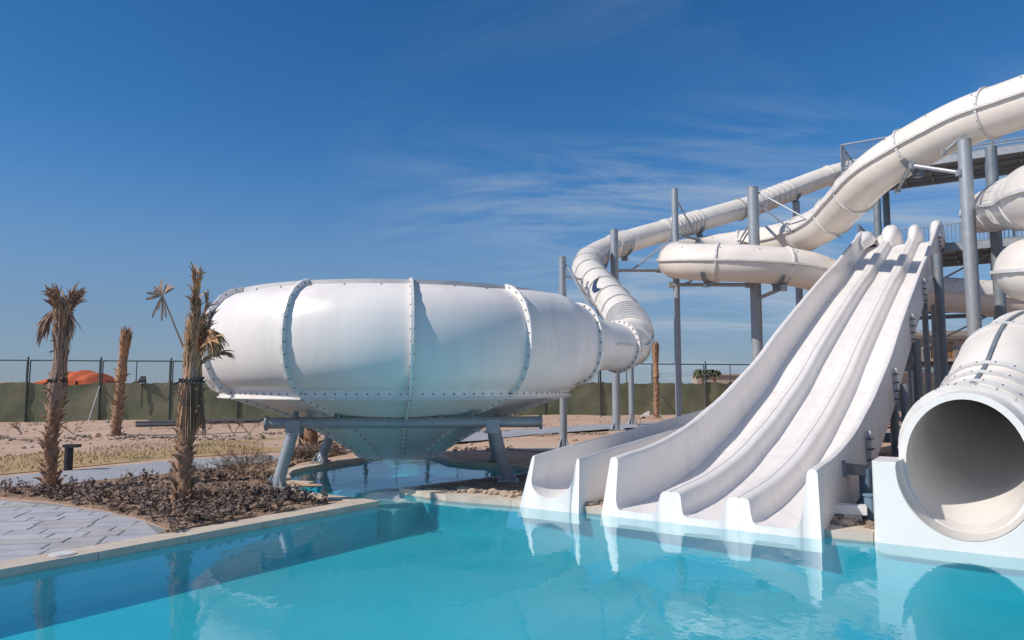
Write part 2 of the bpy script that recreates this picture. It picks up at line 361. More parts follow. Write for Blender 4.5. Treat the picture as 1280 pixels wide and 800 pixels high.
# stamped stone terrace on the left
zt = ZD + .004
terr = [G(u, v, ZD).xy for u, v in ((-260, 606), (0, 626), (60, 629), (130, 640), (180, 652), (222, 668))]
tr1 = tipL + dL * 3.22 + Vector((dL.y, -dL.x)) * 0
nL = Vector((dL.y, -dL.x));  nL = nL if nL.x < 0 else -nL
terr += [tipL + dL * 2.9 + nL * .31, tipL + dL * 11 + nL * .31]
o = sheet('terrace', M['joint'], terr, zt)
ORG[o.name] = Vector((0, 0, 0)); cnt = 0
def clip(poly, conv):
    area = sum(a.x * b.y - b.x * a.y for a, b in zip(conv, conv[1:] + conv[:1])); cv = conv if area > 0 else conv[::-1]
    for a, b in zip(cv, cv[1:] + cv[:1]):
        e_ = b - a; out_ = []
        for p, q in zip(poly, poly[1:] + poly[:1]):
            sp_, sq_ = e_.x * (p - a).y - e_.y * (p - a).x, e_.x * (q - a).y - e_.y * (q - a).x
            if sp_ >= 0: out_.append(p)
            if (sp_ >= 0) != (sq_ >= 0): out_.append(p.lerp(q, sp_ / (sp_ - sq_)))
        poly = out_
        if len(poly) < 3: return []
    return poly
SLABS = [M['slab'], mat('stamped_stone_pale', (.46, .465, .49), .8, var=(.34, .345, .37), vscale=4, vamt=.8, bump=.5, bscale=18, bdist=.01, detail=10), mat('stamped_stone_dusty', (.42, .41, .41), .8, var=(.30, .29, .29), vscale=3, vamt=.8, bump=.5, bscale=18, bdist=.01, detail=10)]
tclip = [terr[0], terr[1], terr[3], terr[4], terr[6], terr[7]]
rzt = Matrix.Rotation(R(12), 2)
for iy in range(-30, 60):
    y = 2.0 + iy * .27; x = -16.0 + random.uniform(0, .6)
    while x < 4:
        wd = random.choice((.34, .46, .6, .8))
        cs = [rzt @ Vector((x + .006, y + .007)), rzt @ Vector((x + wd - .006, y + .007)), rzt @ Vector((x + wd - .006, y + .263)), rzt @ Vector((x + .006, y + .263))]
        cs = [c + Vector((random.uniform(-.008, .008), random.uniform(-.006, .006))) for c in cs]; cs = clip(cs, tclip)
        if cs:
            cc = sum(cs, Vector((0, 0))) / len(cs)
            if cc.y > 4.6 and cc.x / cc.y > -.86 and cnt < 300:
                cnt += 1; h = zt + .007 + random.uniform(0, .003); mb = MB(); b0 = [(c.x, c.y, zt - .002) for c in cs]; b1 = [(*c.lerp(cc, .03), h) for c in cs]
                mb.loft([b0, b1], True, False, True); mb.build('slab', random.choice(SLABS), o)
        x += wd
def scatter(poly, nmax, seed=1):
    rnd = random.Random(seed); xs = [p.x for p in poly]; ys = [p.y for p in poly]; o = []; t = 0
    while len(o) < nmax and t < nmax * 30:
        t += 1; p = Vector((rnd.uniform(min(xs), max(xs)), rnd.uniform(min(ys), max(ys))))
        if in_poly(p, poly): o.append(p)
    return o
def px_sheet(name, m, pxs, z, kind='structure', dens=0): return sheet(name, m, [G(u, v, ZD).xy for u, v in pxs], z, kind=kind)
px_sheet('path', M['path'], ((-300, 618), (0, 612), (110, 602), (240, 590), (350, 577), (352, 570), (330, 569), (215, 576), (100, 587), (0, 597), (-300, 606)), ZD + .006)
path2 = [G(u, v, ZD).xy for u, v in ((535, 557), (600, 553.5), (660, 547), (760, 540.5), (900, 536), (1100, 533), (1100, 529), (900, 531), (760, 534.5), (640, 541), (545, 549))]
sheet('path.001', M['path'], path2, 0, None, scatter(path2, 500, 31), lambda p: ground_z(p) + .05)
px_sheet('sandy_apron', M['apron'], ((640, 563), (700, 566), (900, 560), (1020, 560), (1020, 538), (900, 538.5), (760, 542.5), (660, 549), (612, 556)), ZD + .012)
lawn = px_sheet('dry_lawn', M['lawn'], ((-300, 604), (0, 594), (100, 584), (215, 573), (330, 566), (430, 561), (430, 547), (330, 546), (200, 551), (90, 563), (0, 571), (-300, 585)), ZD + .010, 'stuff')
lp = [G(u, v, ZD).xy for u, v in ((-100, 596), (0, 594), (100, 584), (215, 573), (330, 566), (330, 548), (200, 552), (90, 564), (0, 572), (-100, 578))]
mb = MB()
for _ in range(9000):
    p = Vector((random.uniform(-14, -3.5), random.uniform(11, 20)))
    if not in_poly(p, lp): continue
    a = random.uniform(0, 6.3); h = random.uniform(.03, .08); q = Vector((math.cos(a), math.sin(a), 0)) * .012; b = Vector((p.x, p.y, ZD + .028))
    mb.add([b - q, b + q, b + Vector((random.uniform(-.03, .03), random.uniform(-.03, .03), h))], [(0, 1, 2)])
struct(mb, 'dry_grass', M['blade'], 'stuff', fix=False)

# planting bed soil, slightly mounded
bed0 = [G(u, v, ZD).xy for u, v in ((-60, 620), (0, 621), (60, 627), (130, 638), (180, 650), (224, 667))] + [tipL + dL * 2.9 + nL * .305, tipL + dL * 1.0 + nL * .305] + [G(u, v, ZD).xy for u, v in ((410, 630), (340, 612), (345, 592), (372, 579), (420, 570), (440, 565), (380, 568), (330, 580), (240, 591), (110, 604), (0, 613), (-60, 617))]
bed = []
for a, b in zip(bed0, bed0[1:] + bed0[:1]):
    k = max(1, int((b - a).length / .15)); bed += [a.lerp(b, i / k) for i in range(k)]
def bed_z(p): return ZD + .02 + .07 * max(0, noise.noise(Vector((p.x * 1.6, p.y * 1.6, 2)))) + .04 * noise.noise(Vector((p.x * 5, p.y * 5, 1)))
bp_ = []
for _ in range(2600):
    p = Vector((random.uniform(-10, -2), random.uniform(7.5, 16)))
    if in_poly(p, bed): bp_.append(p)
sheet('bed_soil', M['soil'], bed, 0, None, bp_, bed_z, edge=True)
gpen = [wxy(513, 611.2), wxy(560, 605), wxy(626, 598), wxy(668, 592), wxy(700, 585), wxy(730, 620), Vector((.15, 10.5)), wxy(560, 617)]
sheet('gravel_bed', M['soil'], gpen, ZD + .012)
gap = [Vector((.9, 9.95)), Vector((5.2, 7.25)), Vector((13, 17)), Vector((5, 17)), Vector((1.5, 12))]
sheet('gravel_bed.001', M['soil'], gap, ZD + .008)

def rock_mesh(seed, m):
    rnd = random.Random(seed); b = bmesh.new(); bmesh.ops.create_icosphere(b, subdivisions=1, radius=1)
    sx, sy, sz = rnd.uniform(.8, 1.25), rnd.uniform(.7, 1), rnd.uniform(.45, .75)
    for v in b.verts:
        k = rnd.uniform(.78, 1.12); v.co = Vector((v.co.x * sx * k, v.co.y * sy * k, v.co.z * sz * k))
    vs = [v.co.copy() for v in b.verts]; fs = [tuple(v.index for v in f.verts) for f in b.faces]; b.free(); return vs, fs
RK = [rock_mesh(i, None) for i in range(8)]
def rocks(name, m, pts, lo, hi, z):
    mb = MB()
    for p in pts:
        vs, fs = random.choice(RK); s = random.uniform(lo, hi) * random.choice((.6, .8, 1)); rz = Matrix.Rotation(random.uniform(0, 6.3), 3, 'Z')
        zz = z(p) if callable(z) else z; c = Vector((p.x, p.y, zz + s * .2)); mb.add([rz @ (v * s) + c for v in vs], fs)
    return struct(mb, name, m, 'stuff', fix=False)
rocks('gravel', M['gravel'], scatter(gpen, 1500, 3), .015, .04, ZD + .015)
rocks('gravel', M['gravel'], scatter([Vector((.9, 10.0)), Vector((5.2, 7.3)), Vector((7.5, 10.5)), Vector((3, 13)), Vector((1.2, 12))], 3800, 4), .02, .055, ZD + .012)
pr = []
for u0, v0, u1, v1, nn in ((575, 614, 648, 622, 70), (566, 563, 640, 561, 45), (732, 632, 760, 634, 14)):
    for k in range(nn):
        t = random.random(); q = wxy(u0 + (u1 - u0) * t, v0 + (v1 - v0) * t + random.uniform(-3, 2)); pr.append(q)
pr += [p for p in scatter([Vector((.95, 9.95)), Vector((1.35, 9.7)), Vector((1.9, 10.6)), Vector((1.2, 11))], 110, 5)] + [p for p in scatter([Vector((3.45, 8.45)), Vector((3.75, 8.25)), Vector((4.1, 8.8)), Vector((3.8, 9.1))], 60, 6)]
rocks('pale_rubble', M['rock'], pr, .035, .085, ZD + .02)
rocks('soil_clods', M['soil'], scatter(bed, 2200, 8), .015, .06, bed_z)
sand_far = [Vector((-22, 18)), Vector((-3, 18)), Vector((12, 20)), Vector((14, 34)), Vector((-22, 29))]
rocks('sand_clods', M['rock'], scatter(sand_far, 1300, 9), .02, .09, ground_z)
# darker dug-over ridge along the far edge of the lawn
rp = []
for k in range(700):
    u = random.uniform(-40, 760); v = 548 - (u > 330) * 3 + math.sin(u * .03) * 1.5 + random.uniform(-2, 2)
    rp.append(G(u, v, ZD).xy)
rocks('brown_clods', M['gravel'], rp, .03, .09, ground_z)

# ================================================================== BOWL SLIDE
C0 = Vector((-2.05, 13.5, 0)); bowl = thing('bowl_slide', 'huge white flanged bowl slide raised on steel legs over the narrow channel', 'water slide', (C0.x, C0.y, ZD))
prof = [(3.10, 1.55), (3.25, 1.63), (3.37, 1.77), (3.455, 1.96), (3.50, 2.2), (3.50, 2.42), (3.465, 2.63), (3.39, 2.82), (3.27, 2.97), (3.12, 3.07), (2.96, 3.12)]
cone = [(3.02, 1.45), (2.55, 1.30), (2.05, 1.13), (1.60, .92), (1.22, .71), (.96, .56), (.82, .47), (.75, .38)]
def bpt(r, z, ph): return Vector((C0.x + r * math.sin(ph), C0.y - r * math.cos(ph), z))
PH0 = R(11)
for k in range(12):
    a0 = PH0 + k * R(30); mb = MB(); nseg = 10
    mb.loft([[bpt(r, z, a0 + R(30) * i / nseg) for r, z in prof] for i in range(nseg + 1)], False); mb.build('upper_panel', M['bowl'], bowl, True)
    mb = MB(); mb.loft([[bpt(r, z, a0 + R(30) * i / nseg) for r, z in cone] for i in range(nseg + 1)], False); mb.build('cone_panel', M['bowl'], bowl, True)
def revolve_ring(sec, name, m, n=96, a0=0, a1=2 * math.pi):
    mb = MB(); mb.loft([[bpt(r, z, a0 + (a1 - a0) * i / n) for r, z in sec] for i in range(n + 1)], True); return mb.build(name, m, bowl, True)
revolve_ring([(3.06, 1.44), (3.115, 1.44), (3.115, 1.56), (3.06, 1.56)], 'seam_band', M['bowl'])
revolve_ring([(3.02, 1.425), (3.15, 1.425), (3.15, 1.44), (3.02, 1.44)], 'seam_lip', M['flange'])
revolve_ring([(2.93, 3.11), (2.98, 3.11), (2.98, 3.18), (2.93, 3.18)], 'top_rim', M['rim'])
revolve_ring([(.71, .35), (.78, .35), (.78, .40), (.71, .40)], 'drain_lip', M['flange'])
# inside of the bowl
mb = MB(); ins = [(2.93, 3.12), (3.3, 2.8), (3.42, 2.3), (3.3, 1.85), (3.0, 1.6), (1.9, 1.2), (.9, .7), (.66, .4)]
mb.loft([[bpt(r, z, 2 * math.pi * i / 60) for r, z in ins] for i in range(61)], False); mb.build('inner_liner', M['bowl'], bowl, True)
def normal2(pr_, i):
    a = pr_[max(0, i - 1)]; b = pr_[min(len(pr_) - 1, i + 1)]; dx, dz = b[0] - a[0], b[1] - a[1]; l_ = math.hypot(dx, dz); return dz / l_, -dx / l_
bb = MB()
for k in range(12):
    ph = PH0 + k * R(30); tg = Vector((math.cos(ph), math.sin(ph), 0))
    for pr_, hgt in ((prof, .088), (cone, .05)):
        if pr_ is prof and 60 < math.degrees(ph) < 80: continue
        mb = MB(); rs = []
        for i, (r, z) in enumerate(pr_):
            nx, nz = normal2(pr_, i)
            if pr_ is cone: nx, nz = abs(nx), -abs(nz)
            a = bpt(r - nx * .02, z - nz * .02, ph); b = bpt(r + nx * hgt, z + nz * hgt, ph); rs.append([a - tg * .022, b - tg * .022, b + tg * .022, a + tg * .022])
        mb.loft(rs, True, True, True); mb.build('panel_flange', M['bowl'], bowl, False)
        # bolts through the flange
        acc = 0; step = .17
        for i in range(len(pr_) - 1):
            (r0, z0), (r1, z1) = pr_[i], pr_[i + 1]; sl = math.hypot(r1 - r0, z1 - z0); nx, nz = normal2(pr_, i)
            if pr_ is cone: nx, nz = abs(nx), -abs(nz)
            d = (-acc) % step
            while d < sl:
                t = d / sl; c = bpt(r0 + (r1 - r0) * t + nx * hgt * .55, z0 + (z1 - z0) * t + nz * hgt * .55, ph)
                bb.rod(c - tg * .034, c + tg * .034, .012, n=6); d += step
            acc += sl
for k in range(126):
    ph = 2 * math.pi * k / 126; d = Vector((math.sin(ph), -math.cos(ph), 0)); c = bpt(3.115, 1.505, ph); bb.rod(c, c + d * .012, .013, n=6)
for k in range(36):
    ph = 2 * math.pi * (k + .3) / 36; d = Vector((math.sin(ph), -math.cos(ph), .3)); c = bpt(3.06, 3.09, ph); bb.rod(c, c + d * .03, .009, n=6); bb.box(c + Vector((0, 0, -.01)), (.04, .04, .01))
bb.build('bolts', M['bolt'], bowl, stuff=True)
# entry spout blending from the wall of the bowl to a round tube
sp_path = Path([bpt(2.72, 2.31, R(30)), bpt(2.82, 2.31, R(44)), Vector((.50, 11.97, 2.33)), Vector((.97, 12.41, 2.34)), Vector((1.45, 12.93, 2.34)), Vector((2.0, 13.52, 2.34))])
def spout_sec(x):
    t = x / sp_path.len
    key = [(0, .60, .84, 2.5), (.3, .60, .84, 2.5), (.46, .60, .82, 2.4), (.58, .55, .70, 2.3), (.71, .46, .52, 2.1), (.80, .43, .45, 2), (1, .43, .43, 2)]
    for a, b in zip(key, key[1:]):
        if t <= b[0]:
            q = (t - a[0]) / (b[0] - a[0]); q = q * q * (3 - 2 * q); return [a[i] + (b[i] - a[i]) * q for i in (1, 2, 3)]
    return [.43, .43, 2]
mb = MB(); k = 44
x0 = 0
mb.loft([ring(sp_path.frame(sp_path.len * i / k), spout_sec(sp_path.len * i / k)[0], 40, *spout_sec(sp_path.len * i / k)[1:]) for i in range(k + 1)]); mb.build('entry_spout', M['bowl'], bowl, True)
def spout_flange(x, h=.08, wd=.045):
    a, b, ex = spout_sec(x); c, t, sx, up = sp_path.frame(x); mb = MB()
    mb.loft([ring((c + t * dx, t, sx, up), a + q, 40, b + q, ex) for dx, q in ((-wd / 2, -.01), (-wd / 2, h), (wd / 2, h), (wd / 2, -.01))]); mb.build('spout_flange', M['bowl'], bowl, False)
    bb = MB(); rr = ring((c, t, sx, up), a + h * .55, 26, b + h * .55, ex)
    for q in rr: bb.rod(q - t * (wd / 2 + .013), q + t * (wd / 2 + .013), .015, n=6)
    bb.build('bolts', M['bolt'], bowl, stuff=True)
spout_flange(sp_path.len * .63, .07); spout_flange(sp_path.len * .985, .06)
mb = MB(); rs = []
for i in range(9):
    c, t, sx, up = sp_path.frame(sp_path.len * (.8 + .17 * i / 8)); rs.append([c + sx * .42 - up * .015, c + sx * .455 - up * .015, c + sx * .455 + up * .015, c + sx * .42 + up * .015])
mb.loft(rs, True, True, True); mb.build('seam_flange', M['flange'], bowl)
# steel frame
fl_, fr_, bl_, br_ = Vector((-3.78, 11.3, 1.05)), Vector((.46, 11.75, 1.05)), Vector((-3.95, 15.3, 1.05)), Vector((-.1, 15.6, 1.05))
for a, b in ((fl_, fr_), (bl_, br_)):
    mb = MB(); mb.rod(a, b, .088, n=20); t = (b - a).normalized()
    for q in (a, b): mb.rod(q - t * .015, q + t * .015, .12, n=20)
    mb.build('ring_pipe', M['steel'], bowl, True)
for a, b in ((fl_.lerp(fr_, .12), bl_.lerp(br_, .1)), (fl_.lerp(fr_, .86), bl_.lerp(br_, .9))):
    mb = MB(); mb.rod(a + Vector((0, .05, -.02)), b, .07, n=16); mb.build('side_pipe', M['steel'], bowl, True)
for foot, top in ((Vector((-3.58, 11.24, ZD)), fl_.lerp(fr_, .10)), (Vector((-.06, 12.0, ZD)), fl_.lerp(fr_, .82)), (Vector((-3.87, 14.9, ZD)), bl_.lerp(br_, .08)), (Vector((-.33, 15.2, ZD)), bl_.lerp(br_, .9))):
    mb = MB(); mb.rod(foot, top - Vector((0, 0, .02)), .092, n=20); mb.rod(top - Vector((0, 0, .17)), top - Vector((0, 0, .14)), .14, n=20); mb.box(top - Vector((0, 0, .05)), (.22, .24, .18))
    mb.build('leg', M['steel'], bowl, True)
    mb = MB(); mb.box(foot + Vector((0, 0, .035)), (.34, .34, .03))
    for q in range(4):
        rz = Matrix.Rotation(R(45 + q * 90), 3, 'Z'); v = [rz @ Vector(a) for a in ((.08, -.008, .05), (.18, -.008, .05), (.08, -.008, .22), (.08, .008, .05), (.18, .008, .05), (.08, .008, .22))]
        mb.add([foot + a for a in v], [(0, 1, 2), (5, 4, 3), (0, 3, 4, 1), (1, 4, 5, 2), (2, 5, 3, 0)])
    mb.build('foot_plate', M['steel'], bowl)
for ph in (R(-40), R(-18), R(4), R(26), R(42)):
    mb = MB(); t = (fr_ - fl_).normalized(); c = bpt(2.1, 1.05, ph); q = fl_ + t * (c - fl_).dot(t); mb.box(q + Vector((0, 0, .10)), (.05, .12, .16)); mb.build('bracket', M['steel_dark'], bowl)

# ================================================================== TUBE FEEDING THE BOWL
e0 = sp_path.at(sp_path.len)
feed_pts = [e0, e0 + Vector((.2, .36, 0.03)), P(789, 415, 14.7), P(776, 391, 16.2), P(758, 368, 18), P(742, 348, 20), P(733, 334, 22), P(741, 321, 24), P(765, 309, 25.5), P(800, 297, 26.5), P(844, 285, 27.3), P(895, 270, 28), P(945, 255, 28.8), P(1000, 233, 29.6), P(1045, 217, 30), P(1090, 208, 30), P(1140, 205, 29.5)]
feed = Path(feed_pts)
fs = thing('tube_slide', 'long narrow white tube slide dropping from the tower into the bowl', 'water slide', (e0.x, e0.y, ZD))
jn = [.55] + [1.0 + .17 * k for k in range(8)] + [2.9, 3.9, 5.0]
f1 = feed.near(700)
def fu(u):   # arc position on the far (rising) leg
    i = min((i for i in range(len(feed.p)) if feed.p[i].y > 23), key=lambda i: abs(feed.p[i].x / feed.p[i].y - (u - 640) / F)); return feed.d[i]
jn += every(6.2, fu(752) - .3, 1.45)
for u0, u1, nn in ((768, 783, 5), (832, 838, 2), (848, 876, 6), (928, 930, 1), (950, 992, 6)):
    a, b = fu(u0), fu(u1); jn += [a + (b - a) * k / max(1, nn) for k in range(nn + 1)]
jn += [fu(1043)]
tube_slide(fs, feed, .41, jn, M['cream'], n=24, fl=.04, fw=.022, seams=True, bolts=False, seamh=.03)
# the swoosh printed on the tube
mb = MB(); c, t, sx, up = feed.frame(feed.near(744) if False else 5.1)
def on_tube(s, a, k=.442): c, t, sx, up = feed.frame(s); return c + (sx * math.cos(a) + up * math.sin(a)) * k
rs = []
for i in range(13):
    q = i / 12; s0 = 5.2 - 1.3 * q; aa = R(100 + 50 * math.sin(q * 2.6)); wd = .012 + .10 * math.sin(q * math.pi) ** 1.2
    rs.append([on_tube(s0, aa - wd * 1.6), on_tube(s0, aa + wd * 1.6)])
mb.loft(rs, False); mb.build('swoosh_print', mat('navy_print', (.03, .05, .11), .5), fs)

# ================================================================== HELICAL FLUME
hp = [P(1420, 95, 15), P(1330, 112, 16), P(1260, 134, 17), P(1200, 155, 18), P(1140, 186, 19), P(1095, 215, 20), P(1062, 248, 21.5), P(1030, 279, 23.4), P(985, 298, 25.8), P(930, 308, 27.4), P(875, 316, 27.6), P(848, 322, 26.4), P(850, 326, 24.9), P(882, 328, 23.9), P(945, 330, 23.4), P(1010, 338, 23.5), P(1080, 362, 24.3), P(1160, 367, 25.2), P(1240, 373, 25.6), P(1330, 388, 25.2)]
hel = Path(hp); hs_ = thing('flume', 'wide cream closed flume curving down from the tower top in a flat loop', 'water slide', (hp[0].x, hp[0].y, ZD))
def hn(u, lo, hi): 
    i = min((i for i in range(len(hel.p)) if lo <= hel.d[i] / hel.len <= hi), key=lambda i: abs(hel.p[i].x / hel.p[i].y - (u - 640) / F)); return hel.d[i]
hj = [hn(u, 0, .42) for u in (1255, 1148, 1078, 1049, 1012)] + [hn(930, .3, .55)] + [hn(u, .55, 1) for u in (836, 900, 984, 1075, 1160, 1245)]
tube_slide(hs_, hel, .615, hj, M['warm'], n=30, fl=.05, fw=.03, seamh=.075, boltr=.012)
bbx = MB()
for s in every(.8, hel.len, 1.1):
    c, t, sx, up = hel.frame(s)
    for sg in (-1, 1): bbx.rod(c + sx * sg * .44 + up * .43, c + sx * sg * .455 + up * .445, .016, n=6)
bbx.build('bolts', M['bolt'], hs_, stuff=True)

# ================================================================== COILED TUBE AND TUNNEL EXIT
T0 = Vector((3.815, 7.787)); TE = Vector((.825, -.565)); TA = Vector((.565, .825))
def tw(s, Ld, z): p = T0 + TE * s + TA * Ld; return Vector((p.x, p.y, z))
cp = [tw(.82, 1.55, .95), Vector((5.92, 9.08, 1.25)), Vector((6.72, 9.9, 1.82)), Vector((7.80, 11.0, 2.14)), Vector((9.05, 12.6, 2.26)), Vector((10.58, 14.2, 2.4)), Vector((12.58, 14.4, 2.6)), Vector((13.98, 12.9, 2.8)), Vector((13.78, 11.1, 3.0)), Vector((12.18, 10.1, 3.2)), Vector((10.53, 10.6, 3.36)), Vector((9.60, 12.0, 3.54)), Vector((9.68, 13.4, 3.76)), Vector((11.08, 14.8, 4.0)), Vector((12.88, 14.6, 4.15)), Vector((14.08, 12.9, 4.35)), Vector((13.68, 11.0, 4.5)), Vector((11.98, 10.0, 4.68)), Vector((10.38, 10.6, 4.84)), Vector((9.43, 12.3, 4.98)), P(1288, 250, 14.6), P(1264, 254, 17.2), P(1242, 262, 20.5), P(1228, 266, 23)]
coil = Path(cp); ct = thing('tunnel_slide', 'fat white coiled tube slide ending in a big open tunnel mouth at the pool', 'water slide', (T0.x, T0.y, 0))
cj = [.45, .75, 1.05, 2.3, 3.6] + every(5.4, coil.len - 9, 2.35) + [coil.len - 8.6, coil.len - 8.3, coil.len - 8.0, coil.len - 7.7, coil.len - 5, coil.len - 2.5]
tube_slide(ct, coil, .60, cj, M['warm'], n=36, fl=.035, fw=.036, boltr=.011, start=.12)
mb = MB(); rs = []
for x in every(.3, 4.6, .3):
    c, t, sx, up = coil.frame(x); d = (up * .92 + sx * .0); rs.append([c + up * .59 - sx * .022, c + up * .625 - sx * .022, c + up * .625 + sx * .022, c + up * .59 + sx * .022])
mb.loft(rs, True, True, True); mb.build('seam_flange', M['steel_dark'], ct, True)
# mouth: oval tube, trough, front panel
def oval(s, Ld, zc, rx, rz, n=48, a0=0, a1=2 * math.pi, full=True):
    o = []
    for k in range(n if full else n + 1):
        a = a0 + (a1 - a0) * k / n; p = T0 + TE * (s + rx * math.cos(a)) + TA * Ld; o.append(Vector((p.x, p.y, zc + rz * math.sin(a))))
    return o
ZM = .80; SM = .81
mb = MB()
outer = []; inner = []
for Ld, q in ((.46, 0), (.7, .2), (.95, .5), (1.25, .85), (1.68, 1)):
    rx = .555 + (.60 - .555) * q; rz = .69 + (.60 - .69) * q; zc = ZM + (.95 - ZM) * q
    outer.append(oval(SM + .02 * q, Ld, zc, rx + .072 - .017 * q, rz + .072 - .017 * q)); inner.append(oval(SM + .02 * q, Ld, zc, rx, rz))
mb.loft([outer[0], inner[0]]); mb.loft(outer); mb.loft(inner); mb.build('tunnel_mouth', M['fibreglass'], ct, True)
mb = MB(); mb.loft([oval(SM + .004, .701, ZM + .03, .5625, .671), oval(SM + .01, .95, ZM + .075, .568, .635), oval(SM + .017, 1.25, ZM + .1275, .576, .605)] + [ring(coil.frame(x), .586, 48) for x in every(.3, 9, .3)]); mb.build('tunnel_lining', M['fibreglass'], ct, True)
# trough in front of the arch (lower half only, open top)
def arc_low(Ld, rx, rz, z0, a_cut): # from left top around the bottom to right top
    return oval(SM, Ld, ZM, rx, rz, 40, math.pi - a_cut, 2 * math.pi + a_cut, False)
cut = R(2)
mb = MB(); rows = [arc_low(.0, .60, .69, 0, cut), arc_low(.25, .59, .69, 0, cut), arc_low(.46, .585, .69, 0, cut)]; mb.loft(rows, False); 
mb.build('trough', M['fibreglass'], ct, True)
top_z = ZM + .69 * math.sin(cut) + .02
def panel_pts(Ld, push=0):
    ar = arc_low(Ld, .60, .69, 0, cut); sl, sr = -.02, 1.66
    return ar, tw(sl, Ld, top_z), tw(sl, Ld, -.13), tw(sr, Ld, -.13), tw(sr, Ld, top_z)
mb = MB()
ar, p1, p2, p3, p4 = panel_pts(0); nA = len(ar); base = [tw(SM + (.60 * 1.35) * math.cos(math.pi - cut + (math.pi + 2 * cut) * k / (nA - 1)), 0, 0) for k in range(nA)]
outl = []
for k in range(nA):
    t = k / (nA - 1); L_ = 2 * .95 + 1.68; q = t * (1.1 * 2 + 1.68)
    if q < 1.1: outl.append(p1.lerp(p2, q / 1.1))
    elif q < 1.1 + 1.68: outl.append(p2.lerp(p3, (q - 1.1) / 1.68))
    else: outl.append(p3.lerp(p4, (q - 2.78) / 1.1))
outb = [p + Vector((TA.x, TA.y, 0)) * .62 for p in outl]
inb = [p + Vector((TA.x, TA.y, 0)) * .02 for p in ar]
mb.loft([inb, [p + (q - p) * .03 - Vector((TA.x, TA.y, 0)) * .0 for p, q in zip(ar, outl)], [p + (q - p) * .93 for p, q in zip(ar, outl)], [q + Vector((TA.x, TA.y, 0)) * .03 for q in outl], outb], False)
mb.build('front_panel', M['fibreglass'], ct, True)
zt_ = top_z - .004
for sL, sR in ((-.015, SM - .60), (SM + .60, 1.655)):
    mb = MB()
    c = [tw(sL, .02, zt_), tw(sR, .0, zt_), tw(sR + (.02 if sL < .5 else -.02), .60, zt_ + .0), tw(sL, .60, zt_)]
    mb.add(c + [q - Vector((0, 0, .03)) for q in c], [(0, 1, 2, 3), (4, 5, 6, 7), (0, 1, 5, 4), (1, 2, 6, 5), (2, 3, 7, 6), (3, 0, 4, 7)])
    mb.build('panel_ledge', M['fibreglass'], ct)
# ribbed collar behind the mouth
for Ld, q in ((1.15, .72), (1.42, .95)):
    rx = .555 + .045 * q; rz = .69 - .09 * q; zc = ZM + .15 * q; mb = MB()
    mb.loft([oval(SM, Ld + d, zc, rx + h, rz + h) for d, h in ((-.03, .05), (-.03, .115), (.03, .115), (.03, .05))]); mb.build('collar', M['flange'], ct, True)
    bb = MB()
    for p in oval(SM, Ld, zc, rx + .115, rz + .115, 22):
        d = (p - tw(SM, Ld, zc)).normalized(); bb.rod(p, p + d * .010, .013, n=6)
    bb.build('bolts', M['bolt'], ct, stuff=True)

# ================================================================== MULTI-LANE RACER SLIDE
A0 = Vector((1.19, 9.37)); ZP = [(0, .715), (.25, .73), (1.3, .79), (2.7, 1.0), (3.7, 1.25), (4.3, 1.4), (5.5, 1.78), (6.7, 2.18), (8.1, 2.75), (10.7, 3.72), (13.8, 4.83), (15.25, 5.3), (17.4, 6.1), (20.4, 7.2)]
def ztop(Ld):
    if Ld <= 0: return ZP[0][1]
    for i in range(len(ZP) - 1):
        if Ld <= ZP[i + 1][0]:
            p0 = ZP[max(0, i - 1)]; p1 = ZP[i]; p2 = ZP[i + 1]; p3 = ZP[min(len(ZP) - 1, i + 2)]
            h = p2[0] - p1[0]; t = (Ld - p1[0]) / h; m1 = (p2[1] - p0[1]) / max(.01, p2[0] - p0[0]); m2 = (p3[1] - p1[1]) / max(.01, p3[0] - p1[0])
            return (2 * t ** 3 - 3 * t * t + 1) * p1[1] + (t ** 3 - 2 * t * t + t) * h * m1 + (-2 * t ** 3 + 3 * t * t) * p2[1] + (t ** 3 - t * t) * h * m2
    return ZP[-1][1]
def mw(s, Ld, z): p = A0 + e2 * s + a2 * Ld; return Vector((p.x, p.y, z))
race = thing('racer_slide', 'wide white three-lane racer slide with two raised dividers beside the tunnel', 'water slide', (A0.x, A0.y, 0))
Ls = [0, .05, .12] + [.25 + .35 * i for i in range(60)]; Ls = [x for x in Ls if x < 20.4] + [20.4]
def sweep(name, prof_s, m, thick=None, front=True, L0=0, L1=20.4, closed=True):
    rs = []
    for x in Ls:
        if x < L0 or x > L1: continue
        zf = ztop(x) - .63; k_ = max(0, 1 - x / .7) * .2 / .63; rs.append([mw(s, x + max(0, h) * k_, zf + h) for s, h in prof_s])
    mb = MB(); mb.loft(rs, closed, closed, closed); return mb.build(name, m, race, True)
def wall_prof(s0, dirn):   # outer face, rolled top, inner face sloping into the floor
    f = lambda x: s0 + dirn * x
    return [(f(-.05), -.20), (f(-.015), .585), (f(.0), .618), (f(.03), .632), (f(.06), .63), (f(.088), .61), (f(.1), .57), (f(.118), .30), (f(.135), .12), (f(.16), .045), (f(.2), .0), (f(.2), -.04), (f(.02), -.20)]
WI = 2.49
sweep('side_wall', wall_prof(0, 1), M['lane']); sweep('side_wall', wall_prof(WI, -1), M['lane'])
def div_prof(sc_):
    return [(sc_ - .22, -.04), (sc_ - .22, 0), (sc_ - .18, .03), (sc_ - .155, .10), (sc_ - .125, .235), (sc_ - .10, .262), (sc_ - .06, .27), (sc_ - .008, .272), (sc_ - .004, .262), (sc_ + .004, .262), (sc_ + .008, .272), (sc_ + .06, .27), (sc_ + .10, .262), (sc_ + .125, .235), (sc_ + .155, .10), (sc_ + .18, .03), (sc_ + .22, 0), (sc_ + .22, -.04)]
for sc_ in (.845, 1.66): sweep('lane_divider', div_prof(sc_), M['lane'])
